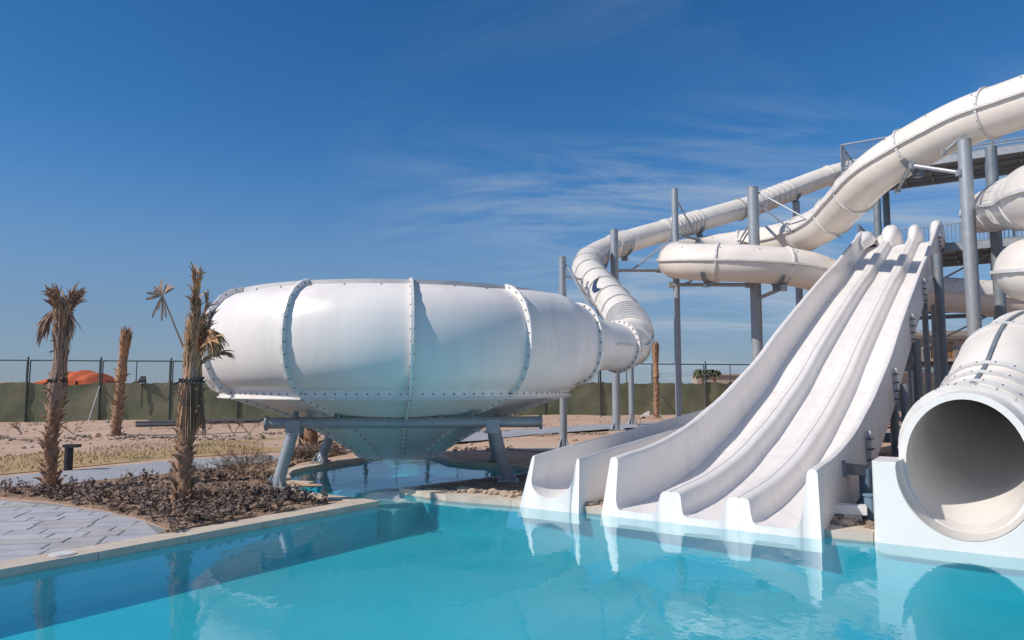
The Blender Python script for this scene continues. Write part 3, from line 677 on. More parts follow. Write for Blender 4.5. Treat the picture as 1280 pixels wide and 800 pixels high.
for s0, s1 in ((.2, .625), (1.065, 1.44), (1.88, WI - .2)): sweep('lane_floor', [(s0 + .0005, 0), (s1 - .0005, 0), (s1 - .0005, -.04), (s0 + .0005, -.04)], M['lane'])
# skirt under the front edge down into the water
mb = MB(); zf = ztop(0) - .63
full = wall_prof(0, 1)[:11] + [q for q in div_prof(.845)[1:-1]] + [q for q in div_prof(1.66)[1:-1]] + list(reversed(wall_prof(WI, -1)[:11]))
LN = .2 / .63
topr = [mw(s, -.035 + max(0, h) * LN, zf + h) for s, h in full[1:-1]]; backr = [mw(s, .02 + max(0, h) * LN, zf + h + .0) for s, h in full[1:-1]]
botr = [mw(s + (-.06 if i < 6 else (.06 if i > len(full) - 9 else 0)), -.035, -.13) for i, (s, h) in enumerate(full[1:-1])]
k = len(topr); mb.add(backr + topr + botr, [(i, i + 1, k + i + 1, k + i) for i in range(k - 1)] + [(k + i, k + i + 1, 2 * k + i + 1, 2 * k + i) for i in range(k - 1)])
for side in (0, k - 1):
    p, q = topr[side], botr[side]; a_ = Vector((a2.x, a2.y, 0)) * .35; mb.add([p, q, q + a_, p + a_], [(0, 1, 2, 3)])
mb.build('front_skirt', M['lane'], race, True)
# hairline joints across lanes and along the dividers
mb = MB()
for sc_ in (.845, 1.66):
    for x0, x1 in zip(Ls[1:], Ls[2:]):
        z0, z1 = ztop(x0) - .63 + .2645, ztop(x1) - .63 + .2645; mb.add([mw(sc_ - .004, x0, z0), mw(sc_ + .004, x0, z0), mw(sc_ + .004, x1, z1), mw(sc_ - .004, x1, z1)], [(0, 1, 2, 3)])
mb.build('divider_joint', M['seam'], race)
for x in (3.3, 6.5, 9.7, 12.9, 16.1, 19.2):
    mb = MB(); sec = wall_prof(0, 1)[1:11] + [q for q in div_prof(.845)[2:-2]] + [q for q in div_prof(1.66)[2:-2]] + list(reversed(wall_prof(WI, -1)[1:11])); rs = []
    for dx in (-.004, .004):
        zf = ztop(x + dx) - .63; rs.append([mw(s, x + dx, zf + h + .0025) for s, h in sec])
    mb.loft(rs, False); mb.build('lane_joint', M['rim'], race)
    # outside mounting flange with bolts on both walls
    for s0, dn in ((-.05, -1), (WI + .05, 1)):
        zf = ztop(x) - .63; mb = MB(); mb.box(mw(s0 + dn * .02, x, zf + .15), (.06, .07, .62), Matrix.Rotation(math.atan2(e2.y, e2.x), 3, 'Z')); fo = mb.build('mounting_flange', M['flange'], race)
        bb = MB()
        for q in (-.1, .05, .2, .35):
            for d in (-.055, .055): c = mw(s0 + dn * .0, x + d, zf + q); bb.rod(c, c + Vector((e2.x, e2.y, 0)) * dn * .075, .016, n=6)
        bb.build('bolts', M['bolt'], race, stuff=True)
# rounded start hoods at the top
for sc_, wd, h, Lc in ((.12, .62, .20, 20.6), (.56, .46, .46, 22.0), (.92, .66, .66, 21.3), (1.70, .44, .54, 21.1), (WI - .10, .42, .40, 21.0)):
    mb = MB(); rs = []; nn = 20
    for i in range(nn + 1):
        t = i / nn; x = Lc - 1.3 + 2.3 * t; up_ = min(1, t / .55); env = (up_ * up_ * (3 - 2 * up_)) ** .7 * (1 if t < .75 else math.sqrt(max(0, 1 - ((t - .75) / .25) ** 2)))
        zb = ztop(min(x, 20.4)) - .63 + (.22 if .3 < sc_ < 2 else .40); ww = wd * (.40 + .60 * min(1, env * 1.2)) / 2; hh = h * env + .03
        rs.append([mw(sc_ + ww * math.copysign(abs(math.cos(a_)) ** .7, math.cos(a_)), x, zb - .25 + (hh + .25) * max(0, math.sin(a_)) ** .6) for a_ in [math.pi * q / 14 for q in range(15)]])
    mb.loft(rs, True, True, True); mb.build('start_hood', M['fibreglass'], race, True)
mb = MB(); rs = []
for x, dz in ((20.4, 0), (20.9, .1), (21.4, .14), (22.6, .14)): rs.append([mw(-.02, x, 6.57 + dz), mw(WI + .02, x, 6.57 + dz), mw(WI + .02, x, 6.45 + dz), mw(-.02, x, 6.45 + dz)])
mb.loft(rs, True, True, True); mb.build('start_tub', M['fibreglass'], race)
for s0 in (-.02, WI):
    mb = MB(); mb.beam(mw(s0, 20.35, 6.85), mw(s0, 22.5, 6.95), .08, .6); mb.build('start_side', M['fibreglass'], race)

# ================================================================== SMALL EXIT FLUME
B0 = Vector((.087, 10.03)); ZX = [(0, .68), (1, .74), (2, .80), (4, .92), (8, 1.19), (11, 1.45), (13, 1.8)]
def zex(x):
    for a, b in zip(ZX, ZX[1:]):
        if x <= b[0]: return a[1] + (b[1] - a[1]) * (x - a[0]) / (b[0] - a[0])
    return ZX[-1][1]
def ew(s, Ld, z): p = B0 + e2 * s + a2 * Ld; return Vector((p.x, p.y, z))
exi = thing('exit_flume', 'small white open half-pipe flume left of the three-lane slide', 'water slide', (B0.x, B0.y, 0))
def usec(Ld, off=0):
    zt = zex(Ld) + off; zb = zt - .52; o = []
    outer = [(.03, zt - .71), (.118, zt - .05), (.13, zt - .012), (.145, zt)]
    inn = []
    for k in range(17):
        a_ = math.pi + math.pi * k / 16; inn.append((.49 + .315 * math.cos(a_), zb + .25 + .25 * math.sin(a_)))
    o += outer + [(.158, zt - .01), (.165, zt - .05)] + inn + [(.815, zt - .05), (.822, zt - .01), (.838, zt), (.852, zt - .012), (.865, zt - .05), (.945, zt - .71)]
    k_ = max(0, 1 - Ld / .8) * .36; return [ew(s, Ld + max(0, z - .16) * k_, z) for s, z in o]
mb = MB(); rs = [usec(.0)] + [usec(x) for x in every(.15, 13, .35)]; mb.loft(rs, True, True, True); mb.build('channel', M['lane'], exi, True)
mb = MB(); f0 = usec(-.03); b0 = usec(.03); bt = []
for i, p in enumerate(f0):
    t = i / (len(f0) - 1); ss = (p.xy - B0).dot(e2); bt.append(ew(-.005 + .965 * min(1, max(0, (ss - .03) / .915)), -.03, -.13))
f0[0] = ew(.03, -.03, f0[0].z); k = len(f0); mb.add(b0 + f0 + bt, [(i, i + 1, k + i + 1, k + i) for i in range(k - 1)] + [(k + i, k + i + 1, 2 * k + i + 1, 2 * k + i) for i in range(k - 1)])
for side in (0, k - 1): p, q = f0[side], bt[side]; a_ = Vector((a2.x, a2.y, 0)) * .3; mb.add([p, q, q + a_, p + a_], [(0, 1, 2, 3)])
mb.build('front_panel', M['lane'], exi, True)
for x in (3.0, 6.0, 9.0):
    mb = MB(); 
    for s in (.12, .86): mb.beam(ew(s, x, ZD), ew(s, x, zex(x) - .5), .05, .05)
    mb.beam(ew(.1, x, zex(x) - .56), ew(.9, x, zex(x) - .56), .06, .08); mb.build('stand', M['steel'], exi)
    mb = MB(); rs = [usec(x - .004, .003), usec(x + .004, .003)]; mb.loft([r[5:24] for r in rs], False); mb.build('channel_joint', M['rim'], exi)

# ================================================================== STEEL COLUMNS
def column(u, d, r, ytop, label, ybase=None, parts=(), cap=True, m=None, ztop_=None):
    x = P(u, 480, d).x; zt = ztop_ if ztop_ else P(u, ytop, d).z; zb = ground_z(Vector((x, d))) if d > 17 else ZD
    o = thing('support_column', label, 'column', (x, d, zb), 'galvanised columns holding up the slides')
    mb = MB(); mb.rod((x, d, zb - .1), (x, d, zt), r, n=24); mb.build('shaft', m or M['steel'], o, True)
    mb = MB(); mb.box((x, d, zb + .03), (r * 4, r * 4, .03)); mb.rod((x, d, zb + .04), (x, d, zb + .08), r * 1.25, n=18)
    for q in range(4):
        rz = Matrix.Rotation(R(45 + q * 90), 3, 'Z'); v = [rz @ Vector(a) for a in ((r, -.01, .04), (r * 2.2, -.01, .04), (r, -.01, .3), (r, .01, .04), (r * 2.2, .01, .04), (r, .01, .3))]
        mb.add([Vector((x, d, zb)) + a for a in v], [(0, 1, 2), (5, 4, 3), (0, 3, 4, 1), (1, 4, 5, 2), (2, 5, 3, 0)])
    mb.build('base_plate', m or M['steel'], o)
    if cap: mb = MB(); mb.rod((x, d, zt), (x, d, zt + .02), r * 1.06, n=24); mb.build('cap', M['steel'], o, True)
    for nm, a, b, rr in parts:
        mb = MB(); pa, pb = P(*a), P(*b); mb.rod(pa, pb, rr, n=8); t = (pb - pa).normalized()
        if rr > .03:
            for q in (pa, pb): mb.box(q, (rr * 3, rr * 3, rr * 3))
        mb.build(nm, M['steel'], o, False)
    return o
def cradle(o, path, s, r, m=None):
    c, t, sx, up = path.frame(s); mb = MB(); rs = []
    for k in range(9):
        a_ = R(215 + 110 * k / 8); d = sx * math.cos(a_) + up * math.sin(a_); rs.append([c + d * (r + .02) - t * .06, c + d * (r + .07) - t * .06, c + d * (r + .07) + t * .06, c + d * (r + .02) + t * .06])
    mb.loft(rs, True, True, True); mb.box(c - up * (r + .13), (.2, .2, .14)); mb.build('cradle', m or M['steel_dark'], o)
c1 = column(704, 18.3, .092, 322, 'shortest galvanised column, right behind the bowl spout', parts=(('brace', (709, 332, 18.3), (745, 398, 16.2), .03), ('strut', (704, 345, 18.3), (741, 352, 20), .035)))
c2 = column(770, 24.4, .135, 288, 'column with a diagonal brace in front of the narrow tube bend', parts=(('brace', (764, 314, 24.4), (754, 345, 22.8), .035), ('brace', (768, 342, 24.4), (748, 352, 22.3), .035), ('beam', (769, 338, 24.4), (824, 338, 26), .055)))
cradle(c2, feed, fu(745), .43); cradle(c2, feed, fu(778), .43); 
c3 = column(789, 26.6, .10, 455, 'low column standing just behind the elbow under the bowl spout', cap=True)
c4 = column(848, 25.6, .115, 237, 'slim tall column crossing the left end of the flat loop', parts=(('brace', (846, 250, 25.6), (873, 300, 27.2), .03), ('brace', (848, 294, 25.6), (879, 301, 27.4), .05), ('brace', (791, 337, 25.4), (839, 298, 25.6), .035), ('beam', (839, 356, 25.6), (936, 356, 24.5), .065), ('strut', (859, 355, 25.4), (873, 343, 24.4), .04), ('strut', (890, 354, 25), (920, 344, 24), .04)))
cradle(c4, feed, fu(874), .43)
c5 = column(948, 24.6, .185, 235, 'thickest pale column rising through the flat loop of the flume', parts=(('rod', (947, 240, 24.6), (1051, 297, 22.5), .028), ('rod', (950, 256, 24.6), (1004, 300, 24.2), .028), ('arm', (945, 374, 24.6), (979, 360, 23.2), .065), ('strut', (967, 346, 23.9), (976, 359, 23.2), .04), ('strut', (940, 283, 24.6), (926, 305, 26.6), .035), ('strut', (940, 275, 24.6), (922, 305, 27.3), .035), ('arm', (943, 262, 24.6), (943, 270, 28.3), .05)))
cradle(c5, hel, hn(976, .6, 1), .615); cradle(c5, hel, hn(890, .6, 1), .615)
c6 = column(1003, 29.4, .14, 254, 'distant column holding the narrow tube near the crossing flumes'); cradle(c6, feed, fu(996), .43)
c7 = column(1222, 17.6, .155, 176, 'tall streaked column right of the racer slide under the big flume', parts=(('arm', (1200, 216, 17.6), (1141, 207, 18.6), .05), ('strut', (1140, 206, 18.6), (1122, 238, 19.6), .04), ('strut', (1180, 190, 18), (1207, 168, 17.6), .04)))
cradle(c7, hel, hn(1150, 0, .4), .615)
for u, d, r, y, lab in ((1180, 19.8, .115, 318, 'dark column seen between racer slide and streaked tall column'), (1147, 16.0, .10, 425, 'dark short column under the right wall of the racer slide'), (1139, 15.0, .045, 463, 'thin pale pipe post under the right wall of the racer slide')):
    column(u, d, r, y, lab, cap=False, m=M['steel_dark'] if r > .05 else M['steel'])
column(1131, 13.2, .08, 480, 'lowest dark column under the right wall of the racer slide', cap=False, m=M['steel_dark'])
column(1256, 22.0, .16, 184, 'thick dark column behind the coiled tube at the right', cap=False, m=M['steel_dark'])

# ================================================================== TOWER
tow = thing('slide_tower', 'tall galvanised platform tower with railings behind the racer slide', 'tower', tuple(mw(1.5, 24, ZD)))
def tbeam(name, a, b, wd, ht, m='steel_dark'): mb = MB(); mb.beam(a, b, wd, ht); return mb.build(name, M[m], tow)
def railing(a, b, h=1.1, sp=.13):
    a = Vector(a); b = Vector(b); n_ = max(1, round((b - a).length / 1.6)); up = Vector((0, 0, 1))
    for k in range(n_ + 1): p = a.lerp(b, k / n_); mb = MB(); mb.beam(p, p + up * h, .06, .06); mb.build('railing_post', M['rail'], tow)
    mb = MB(); mb.beam(a + up * h, b + up * h, .06, .05); mb.beam(a + up * .12, b + up * .12, .04, .04)
    k = int((b - a).length / sp)
    for i in range(1, k): p = a.lerp(b, i / k); mb.beam(p + up * .12, p + up * (h - .02), .022, .022)
    mb.build('railing_bars', M['rail'], tow)
def deck(s0, s1, L0, L1, z, ribs):
    c = (mw((s0 + s1) / 2, (L0 + L1) / 2, z)); rz = Matrix.Rotation(math.atan2(e2.y, e2.x), 3, 'Z')
    mb = MB(); mb.box(c, (s1 - s0, L1 - L0, .06), rz); mb.build('deck_plate', M['steel_dark'], tow)
    for x in (L0, L1): tbeam('edge_beam', mw(s0, x, z - .16), mw(s1, x, z - .16), .10, .26, 'steel')
    for s in (s0, s1): tbeam('edge_beam', mw(s, L0 + .06, z - .165), mw(s, L1 - .06, z - .165), .10, .26, 'steel')
    for i in range(1, ribs): s = s0 + (s1 - s0) * i / ribs; tbeam('joist', mw(s, L0 + .06, z - .13), mw(s, L1 - .06, z - .13), .08, .16)
    for i in range(1, 3): x = L0 + (L1 - L0) * i / 3; tbeam('joist', mw(s0 + .06, x, z - .24), mw(s1 - .06, x, z - .24), .09, .1)
DZ = 10.3
deck(-1.0, 11, 23.2, 26.4, DZ, 12)
railing(mw(-1.0, 23.2, DZ), mw(11, 23.2, DZ)); railing(mw(-1.0, 26.3, DZ), mw(11, 26.3, DZ)); railing(mw(-1.0, 23.3, DZ), mw(-1.0, 26.2, DZ))
deck(-.4, 8, 22.2, 26.2, 6.75, 8)
railing(mw(-.35, 24.2, 6.75), mw(8, 24.2, 6.75), 1.1); railing(mw(-.35, 22.3, 6.75), mw(-.35, 24.2, 6.75)); 
for s, x, zt in ((.2, 23.4, DZ - .3), (4.0, 23.4, DZ - .3), (7.6, 23.4, DZ - .3), (.2, 26.2, DZ - .3), (4.0, 26.2, DZ - .3), (7.6, 26.2, DZ - .3), (10.8, 23.4, DZ - .3)):
    mb = MB(); p = mw(s, x, 0); mb.rod((p.x, p.y, ZD), (p.x, p.y, zt), .14, n=18); mb.build('tower_leg', M['steel_dark'], tow, True)
for z in (2.2, 4.4):
    for s0, s1 in ((.2, 4), (4, 7.6), (7.6, 10.8)): tbeam('tie_beam', mw(s0, 23.4, z), mw(s1, 23.4, z), .10, .16)
    for s0, s1 in ((.2, 4), (4, 7.6)): tbeam('tie_beam', mw(s0, 26.2, z), mw(s1, 26.2, z), .10, .16)
for z0, z1 in ((ZD + .3, 2.1), (2.3, 4.3), (4.5, 6.5)):
    tbeam('cross_brace', mw(.2, 23.4, z0), mw(4, 23.4, z1), .06, .06, 'steel'); tbeam('cross_brace', mw(4, 23.5, z0), mw(.2, 23.5, z1), .06, .06, 'steel'); tbeam('cross_brace', mw(4, 26.2, z0), mw(7.6, 26.2, z1), .06, .06, 'steel'); tbeam('cross_brace', mw(4, 23.4, z1), mw(7.6, 23.4, z0), .06, .06)
# flight of stairs inside the tower
mb = MB()
for i in range(24): p = mw(1.2 + i * .24, 25.0, .3 + i * .19); mb.box(p, (.26, 1.1, .04), Matrix.Rotation(math.atan2(e2.y, e2.x), 3, 'Z'))
mb.build('stair_flight', M['steel_dark'], tow)
for x in (24.4, 25.6): tbeam('stair_stringer', mw(1.1, x, .2), mw(6.9, x, 4.75), .05, .22)
# frame carrying the racer slide
for x in (5.2, 9.0, 13.0, 17.0, 20.2):
    zf = ztop(x) - .92; o = thing('slide_trestle', {5.2: 'lowest cross frame under the racer slide, nearest the pool', 9.0: 'second cross frame up the underside of the racer slide', 13.0: 'middle cross frame under the racer slide', 17.0: 'fourth cross frame up the underside of the racer slide', 20.2: 'tallest cross frame under the racer slide top'}[x], 'frame', tuple(mw(1.2, x, ZD)), 'steel trestles under the racer slide')
    mb = MB(); mb.beam(mw(-.12, x, zf), mw(WI + .12, x, zf), .12, .16); mb.build('cross_beam', M['steel_dark'], o)
    for s in (.35, WI - .28):
        mb = MB(); p = mw(s, x, ZD); mb.rod(p, (p.x, p.y, zf - .08), .085, n=14); mb.build('leg', M['steel_dark'], o, True)
    if zf > 2: mb = MB(); mb.beam(mw(.35, x, zf - 1.4), mw(WI - .28, x, zf - .15), .05, .05); mb.build('brace', M['steel_dark'], o)

# pump fittings in the gap beside the tunnel
o = thing('pipe_stand', 'stubby grey steel post bracing the racer slide wall near the tunnel', 'support', tuple(mw(WI + .25, 1.9, ZD)))
mb = MB(); p = mw(WI + .22, 1.9, ZD); mb.rod(p, p + Vector((0, 0, .52)), .075, n=16); mb.build('post', M['bluebox'], o, True)
mb = MB(); q = mw(WI - .05, 1.55, .60); mb.beam(p + Vector((0, 0, .50)), q, .12, .14); mb.box(q, (.16, .16, .2)); mb.build('bracket', M['steel_dark'], o)
mb = MB(); mb.box(p + Vector((0, 0, .02)), (.3, .3, .03)); mb.build('base_plate', M['steel_dark'], o)
mb = MB(); p = mw(WI + .18, .95, ZD + .14); mb.box(p, (.36, .17, .10), Matrix.Rotation(-.35, 3, 'Z')); mb.box(p + Vector((.02, 0, -.09)), (.2, .12, .1), Matrix.Rotation(-.1, 3, 'Z')); single(mb, 'junction_box', M['white'], 'pale grey broken box lying on gravel in the gap', 'box')
mb = MB(); p = mw(WI + .38, 1.15, ZD + .12); mb.rod(p, p + Vector((0, 0, .16)), .07, n=16); mb.rod(p + Vector((0, 0, .16)), p + Vector((0, 0, .18)), .085, n=16); mb.rod(p - Vector((0, 0, .12)), p, .09, n=16); single(mb, 'pipe_stub', M['bluebox'], 'short blue-grey capped pipe on gravel in the gap', 'pipe', smooth=True)

# ================================================================== FENCE
fa, fb = Vector((-19.92, 28.56)), Vector((2.17, 33.19)); fd = (fb - fa).normalized(); fn = Vector((-fd.y, fd.x)); bay = 2.62
fence = thing('site_fence', 'long steel frame site fence half covered with sagging green shade net', 'fence', (fa.x, fa.y, ZD))
for i in range(-6, 22):
    a = fa + fd * (i * bay + .9 + .05); b = a + fd * (bay - .12); zg = .2
    top = 2.58
    mb = MB()
    for p in (a, b): mb.rod((p.x, p.y, zg), (p.x, p.y, top), .024, n=6)
    mb.rod((a.x, a.y, top), (b.x, b.y, top), .03, n=6); mb.rod((a.x, a.y, zg + .1), (b.x, b.y, zg + .1), .022, n=6); mb.build('panel_frame', M['post'], fence)
    mb = MB(); p = (a + b) / 2; mb.rod((p.x, p.y, zg), (p.x, p.y, top), .022, n=6); mb.build('mid_post', M['post'], fence)
    mb = MB(); p = b + fd * .06 - fn * .06; mb.rod((p.x, p.y, .1), (p.x, p.y, top + .14), .035, n=8); mb.build('post', M['post'], fence)
    if i % 3 == 0: mb = MB(); mb.rod((p.x, p.y, 1.6), (p.x + .5 * fn.x * -1, p.y - .9 * fn.y, .15), .02, n=6); mb.build('stay', M['steel'], fence)
    rows = []; nx = 14; sag = random.uniform(.02, .16); lean = random.uniform(-.05, .05)
    for j in range(nx + 1):
        t = j / nx; p = a.lerp(b, t) + fd * (.06 * (2 * t - 1)) ; hh = 1.72 + lean * (t - .5) * 2 - sag * math.sin(math.pi * t) + random.uniform(-.03, .03) + (.13 * (abs(t - .5) < .04))
        rows.append([Vector((p.x, p.y, .05 + (hh - .05) * q)) - Vector((fn.x, fn.y, 0)) * (.04 + .05 * noise.noise(Vector((p.x * 1.5, q * 4, i)))) for q in (0, .2, .4, .6, .8, .95, 1)])
    mb = MB(); mb.loft(rows, False); mb.build('shade_net', M['mesh_net'], fence, True)

# things on and behind the fence
mb = MB(); p = P(178, 478, 29.5); mb.rod(p + Vector((0, 0, -1)), p + Vector((0, 0, -.02)), .02, n=6); mb.box(p + Vector((0, 0, .06)), (.26, .12, .16)); mb.box(p + Vector((.02, 0, .2)), (.18, .1, .1)); mb.box(p + Vector((-.14, 0, .02)), (.1, .1, .08)); single(mb, 'floodlight', M['black'], 'small black floodlight poking above the fence net left of the bowl', 'light')
mb = MB(); p = P(806, 521, 31); mb.rod(p + Vector((-.1, 0, -.35)), p, .03, n=8); mb.box(p + Vector((-.1, 0, -.12)), (.1, .1, .3)); o = single(mb, 'spotlight', M['black'], 'small white-hooded spotlight on the sand beside the far palm', 'light')
mb = MB(); q = Vector((.13, -.05, .45)); mb.add([q + Vector(v) for v in ((-.28, -.1, -.12), (.1, -.1, -.02), (.12, -.1, .14), (-.05, -.1, .06), (-.28, .15, -.12), (.1, .15, -.02), (.12, .15, .14), (-.05, .15, .06))], [(0, 1, 2, 3), (4, 5, 6, 7), (0, 1, 5, 4), (1, 2, 6, 5), (2, 3, 7, 6), (3, 0, 4, 7)]); mb.build('hood', M['white'], o)
# orange tent roofs
mb = MB(); rs = []; ctr = P(107, 476, 46); wv = 3.4
for i in range(21):
    t = i / 20; x = ctr.x - wv / 2 * 1.25 + wv * 1.15 * t; env = math.sin(math.pi * t) ** .55 if 0 < t < 1 else 0
    rs.append([Vector((x, ctr.y - 2 + 4 * q, .3 + (1.25 + .95 * env * math.sin(math.pi * (.12 + .76 * q)) + .06 * math.sin(i * 1.3)))) for q in (0, .2, .4, .6, .8, 1)] )
mb.loft(rs, False)
tent = thing('tent', 'orange red canvas tent roof showing above the fence beside the left palm', 'tent', (ctr.x, ctr.y, .1))
mb.build('canvas', M['orange'], tent, True)
mb = MB(); mb.loft([[r[0], Vector((r[0].x, r[0].y, .1))] for r in rs], False); mb.build('side_canvas', M['orange'], tent, True)
mb = MB()
for i in (0, 7, 14, 20): mb.rod((rs[i][0].x, rs[i][0].y - .02, .1), rs[i][0] + Vector((0, -.02, .02)), .04, n=6)
mb.build('poles', M['black'], tent)
# pipes stacked on the ground in front of the net
pg = 'dark pipes lying on the sand at the fence foot'
for k, (u0, v0, u1, v1, lab) in enumerate(((170, 529, 326, 526, 'longest dark pipe lying on the sand along the fence'), (185, 527, 345, 524, 'dark pipe lying behind the longest one at the fence foot'), (170, 531.5, 250, 530.5, 'short dark pipe in front of the others at the fence foot'))):
    a = G(u0, v0, .26); b = G(u1, v1, .26); mb = MB(); mb.rod(a, b, .06 + .02 * (k == 0), n=10); single(mb, 'pipe', M['pipe'], lab, 'pipe', pg, smooth=True)
# bollard lights
for u, v, lab in ((85, 588, 'black bollard light beside the left palm on the lawn edge'), (577, 546, 'black bollard light on the far path right of the bowl'), (377, 561, 'black bollard light seen past the left front leg of the bowl')):
    p = G(u, v, ZD); o = thing('bollard_light', lab, 'light', tuple(p), 'black garden bollard lights'); h = .42 if u < 100 else .46
    mb = MB(); mb.rod(p, p + Vector((0, 0, h)), .075, n=16); mb.build('post', M['black'], o, True)
    mb = MB(); mb.box(p + Vector((.05, 0, h + .03)), (.26, .16, .055)); mb.build('head', M['black'], o)
# skimmer lids on coping
for u, v, lab in ((78, 693, 'pale round skimmer lid on the coping beside the terrace'), (352, 638, 'pale round skimmer lid on the coping beside withered plants')):
    p = G(u, v, ZD + .016); mb = MB(); mb.rod(p, p + Vector((0, 0, .008)), .11, n=24); mb.rod(p + Vector((0, 0, .008)), p + Vector((0, 0, .012)), .09, n=24); single(mb, 'skimmer_lid', M['flange'], lab, 'lid', 'round skimmer lids on the coping')

# ================================================================== PALMS
def strip(mb, a, d, ln, wd, droop, tw_=0, seg=4):
    """one thin leaf blade that bends down under its weight"""
    a = Vector(a); d = Vector(d).normalized(); sx = d.cross(Vector((0, 0, 1)))
    if sx.length < .05: sx = Vector((1, 0, 0))
    sx = (Matrix.Rotation(tw_, 3, d) @ sx.normalized()); k = len(mb.v); p = a.copy()
    for i in range(seg + 1):
        t = i / seg; q = wd * (1 - t ** 2.5) * .65 + .002; mb.v += [p - sx * q, p + sx * q]; p = p + d * (ln / seg); d = (d + Vector((0, 0, -droop / seg))).normalized()
    for i in range(seg): mb.f.append((k + 2 * i, k + 2 * i + 1, k + 2 * i + 3, k + 2 * i + 2))
def frond(root, base, d, ln, nb, m, droop=.8, blade=.35, wd=.022, stalk=.02, rnd=random):
    """dead palm frond: bent stalk with a tuft of ragged blades"""
    base = Vector(base); d = Vector(d).normalized(); mb = MB(); pts = [base.copy()]; dd = d.copy()
    for i in range(6): pts.append(pts[-1] + dd * ln / 6); dd = (dd + Vector((0, 0, -droop / 6))).normalized()
    for a, b in zip(pts, pts[1:]): mb.rod(a, b, stalk, stalk * .85, n=5, cap=False)
    for k in range(nb):
        t = .35 + .65 * rnd.random(); i = min(5, int(t * 6)); p = pts[i].lerp(pts[i + 1], t * 6 - i); dr = (pts[i + 1] - pts[i]).normalized()
        sd_ = Vector((rnd.uniform(-1, 1), rnd.uniform(-1, 1), rnd.uniform(-.9, .5))).normalized(); v = (dr * rnd.uniform(.8, 1.4) + sd_ * rnd.uniform(.15, .5))
        strip(mb, p, v, blade * rnd.uniform(.5, 1.2), wd * rnd.uniform(.7, 1.4), rnd.uniform(.4, 2.2), rnd.uniform(0, 3))
    return mb.build('dead_frond', m, root, fix=False)
boot_me = None
def boot_mesh():
    global boot_me
    if boot_me: return boot_me
    vs = []; secs = [(0, .055, .02, 0), (.07, .05, .022, .02), (.14, .034, .018, .05), (.20, .014, .01, .10)]
    mb = MB(); rs = []
    for z, wd, th, off in secs: rs.append([Vector((-wd, off, z)), Vector((-wd * .4, off + th, z)), Vector((wd * .4, off + th, z)), Vector((wd, off, z)), Vector((0, off - th, z))])
    mb.loft(rs, True, True, True); o = mb.build('leaf_base', M['boot']); boot_me = o.data; bpy.data.objects.remove(o); return boot_me
def palm(base, path_pts, rads, boots, label, grp, seed, boots_z=(0, 9)):
    rnd = random.Random(seed); base = Vector(base); o = thing('palm_tree', label, 'palm tree', tuple(base), grp)
    pa = Path([base + Vector(p) for p in path_pts], 10); rs = []; k = 26
    def rad(t):
        for (t0, r0), (t1, r1) in zip(rads, rads[1:]):
            if t <= t1: return r0 + (r1 - r0) * (t - t0) / (t1 - t0)
        return rads[-1][1]
    for i in range(k + 1):
        t = i / k; c = pa.at(pa.len * t); rr = rad(t); rs.append([c + Vector((math.cos(a_), math.sin(a_), 0)) * rr * (1 + .12 * noise.noise(Vector((a_ * 2, t * 14, seed)))) for a_ in [2 * math.pi * q / 14 for q in range(14)]])
    mb = MB(); mb.loft(rs, True, True, True); mb.build('trunk', M['trunk'], o, True)
    me = boot_mesh(); t1 = boots_z[1] / pa.len
    joined = MB(); step = 2 * math.pi * .382
    for i in range(boots):
        t = boots_z[0] / pa.len + (t1 - boots_z[0] / pa.len) * (i + .5) / boots; a_ = i * step + rnd.uniform(-.3, .3); rr = rad(t); c = pa.at(pa.len * t)
        d = Vector((math.cos(a_), math.sin(a_), 0)); sc_ = rnd.uniform(.45, 1.0) * min(1.1, max(.75, rr / .12))
        mt = Matrix.Translation(c + d * (rr * .93) - base) @ Matrix.Rotation(a_ - math.pi / 2, 4, 'Z') @ Matrix.Rotation(-rnd.uniform(-.15, .5), 4, 'X') @ Matrix.Rotation(rnd.uniform(-.75, .75), 4, 'Y') @ Matrix.Diagonal((sc_ * rnd.uniform(.8, 1.2), sc_, sc_ * rnd.uniform(.7, 1.15), 1))
        ob = bpy.data.objects.new('leaf_base', me); COL.objects.link(ob); ob.parent = o; ob.matrix_local = mt
    return o, pa, rad, rnd
def tie_bands(o, pa, rad, zs, extra=.03):
    for z in zs:
        t = z / pa.len; c, rr = pa.at(z), rad(t) + extra; mb = MB()
        for q in range(16):
            a0, a1 = 2 * math.pi * q / 16, 2 * math.pi * (q + 1) / 16; mb.rod(c + Vector((math.cos(a0) * rr, math.sin(a0) * rr, 0)), c + Vector((math.cos(a1) * rr, math.sin(a1) * rr, .004 * q)), .013, n=5, cap=False)
        mb.rod(c + Vector((-rr, -.02, 0)), c + Vector((-rr - .06, -.04, -.03)), .012, n=5); mb.build('twine', M['twine'], o)
PG = 'newly planted palms with dead tied fronds'
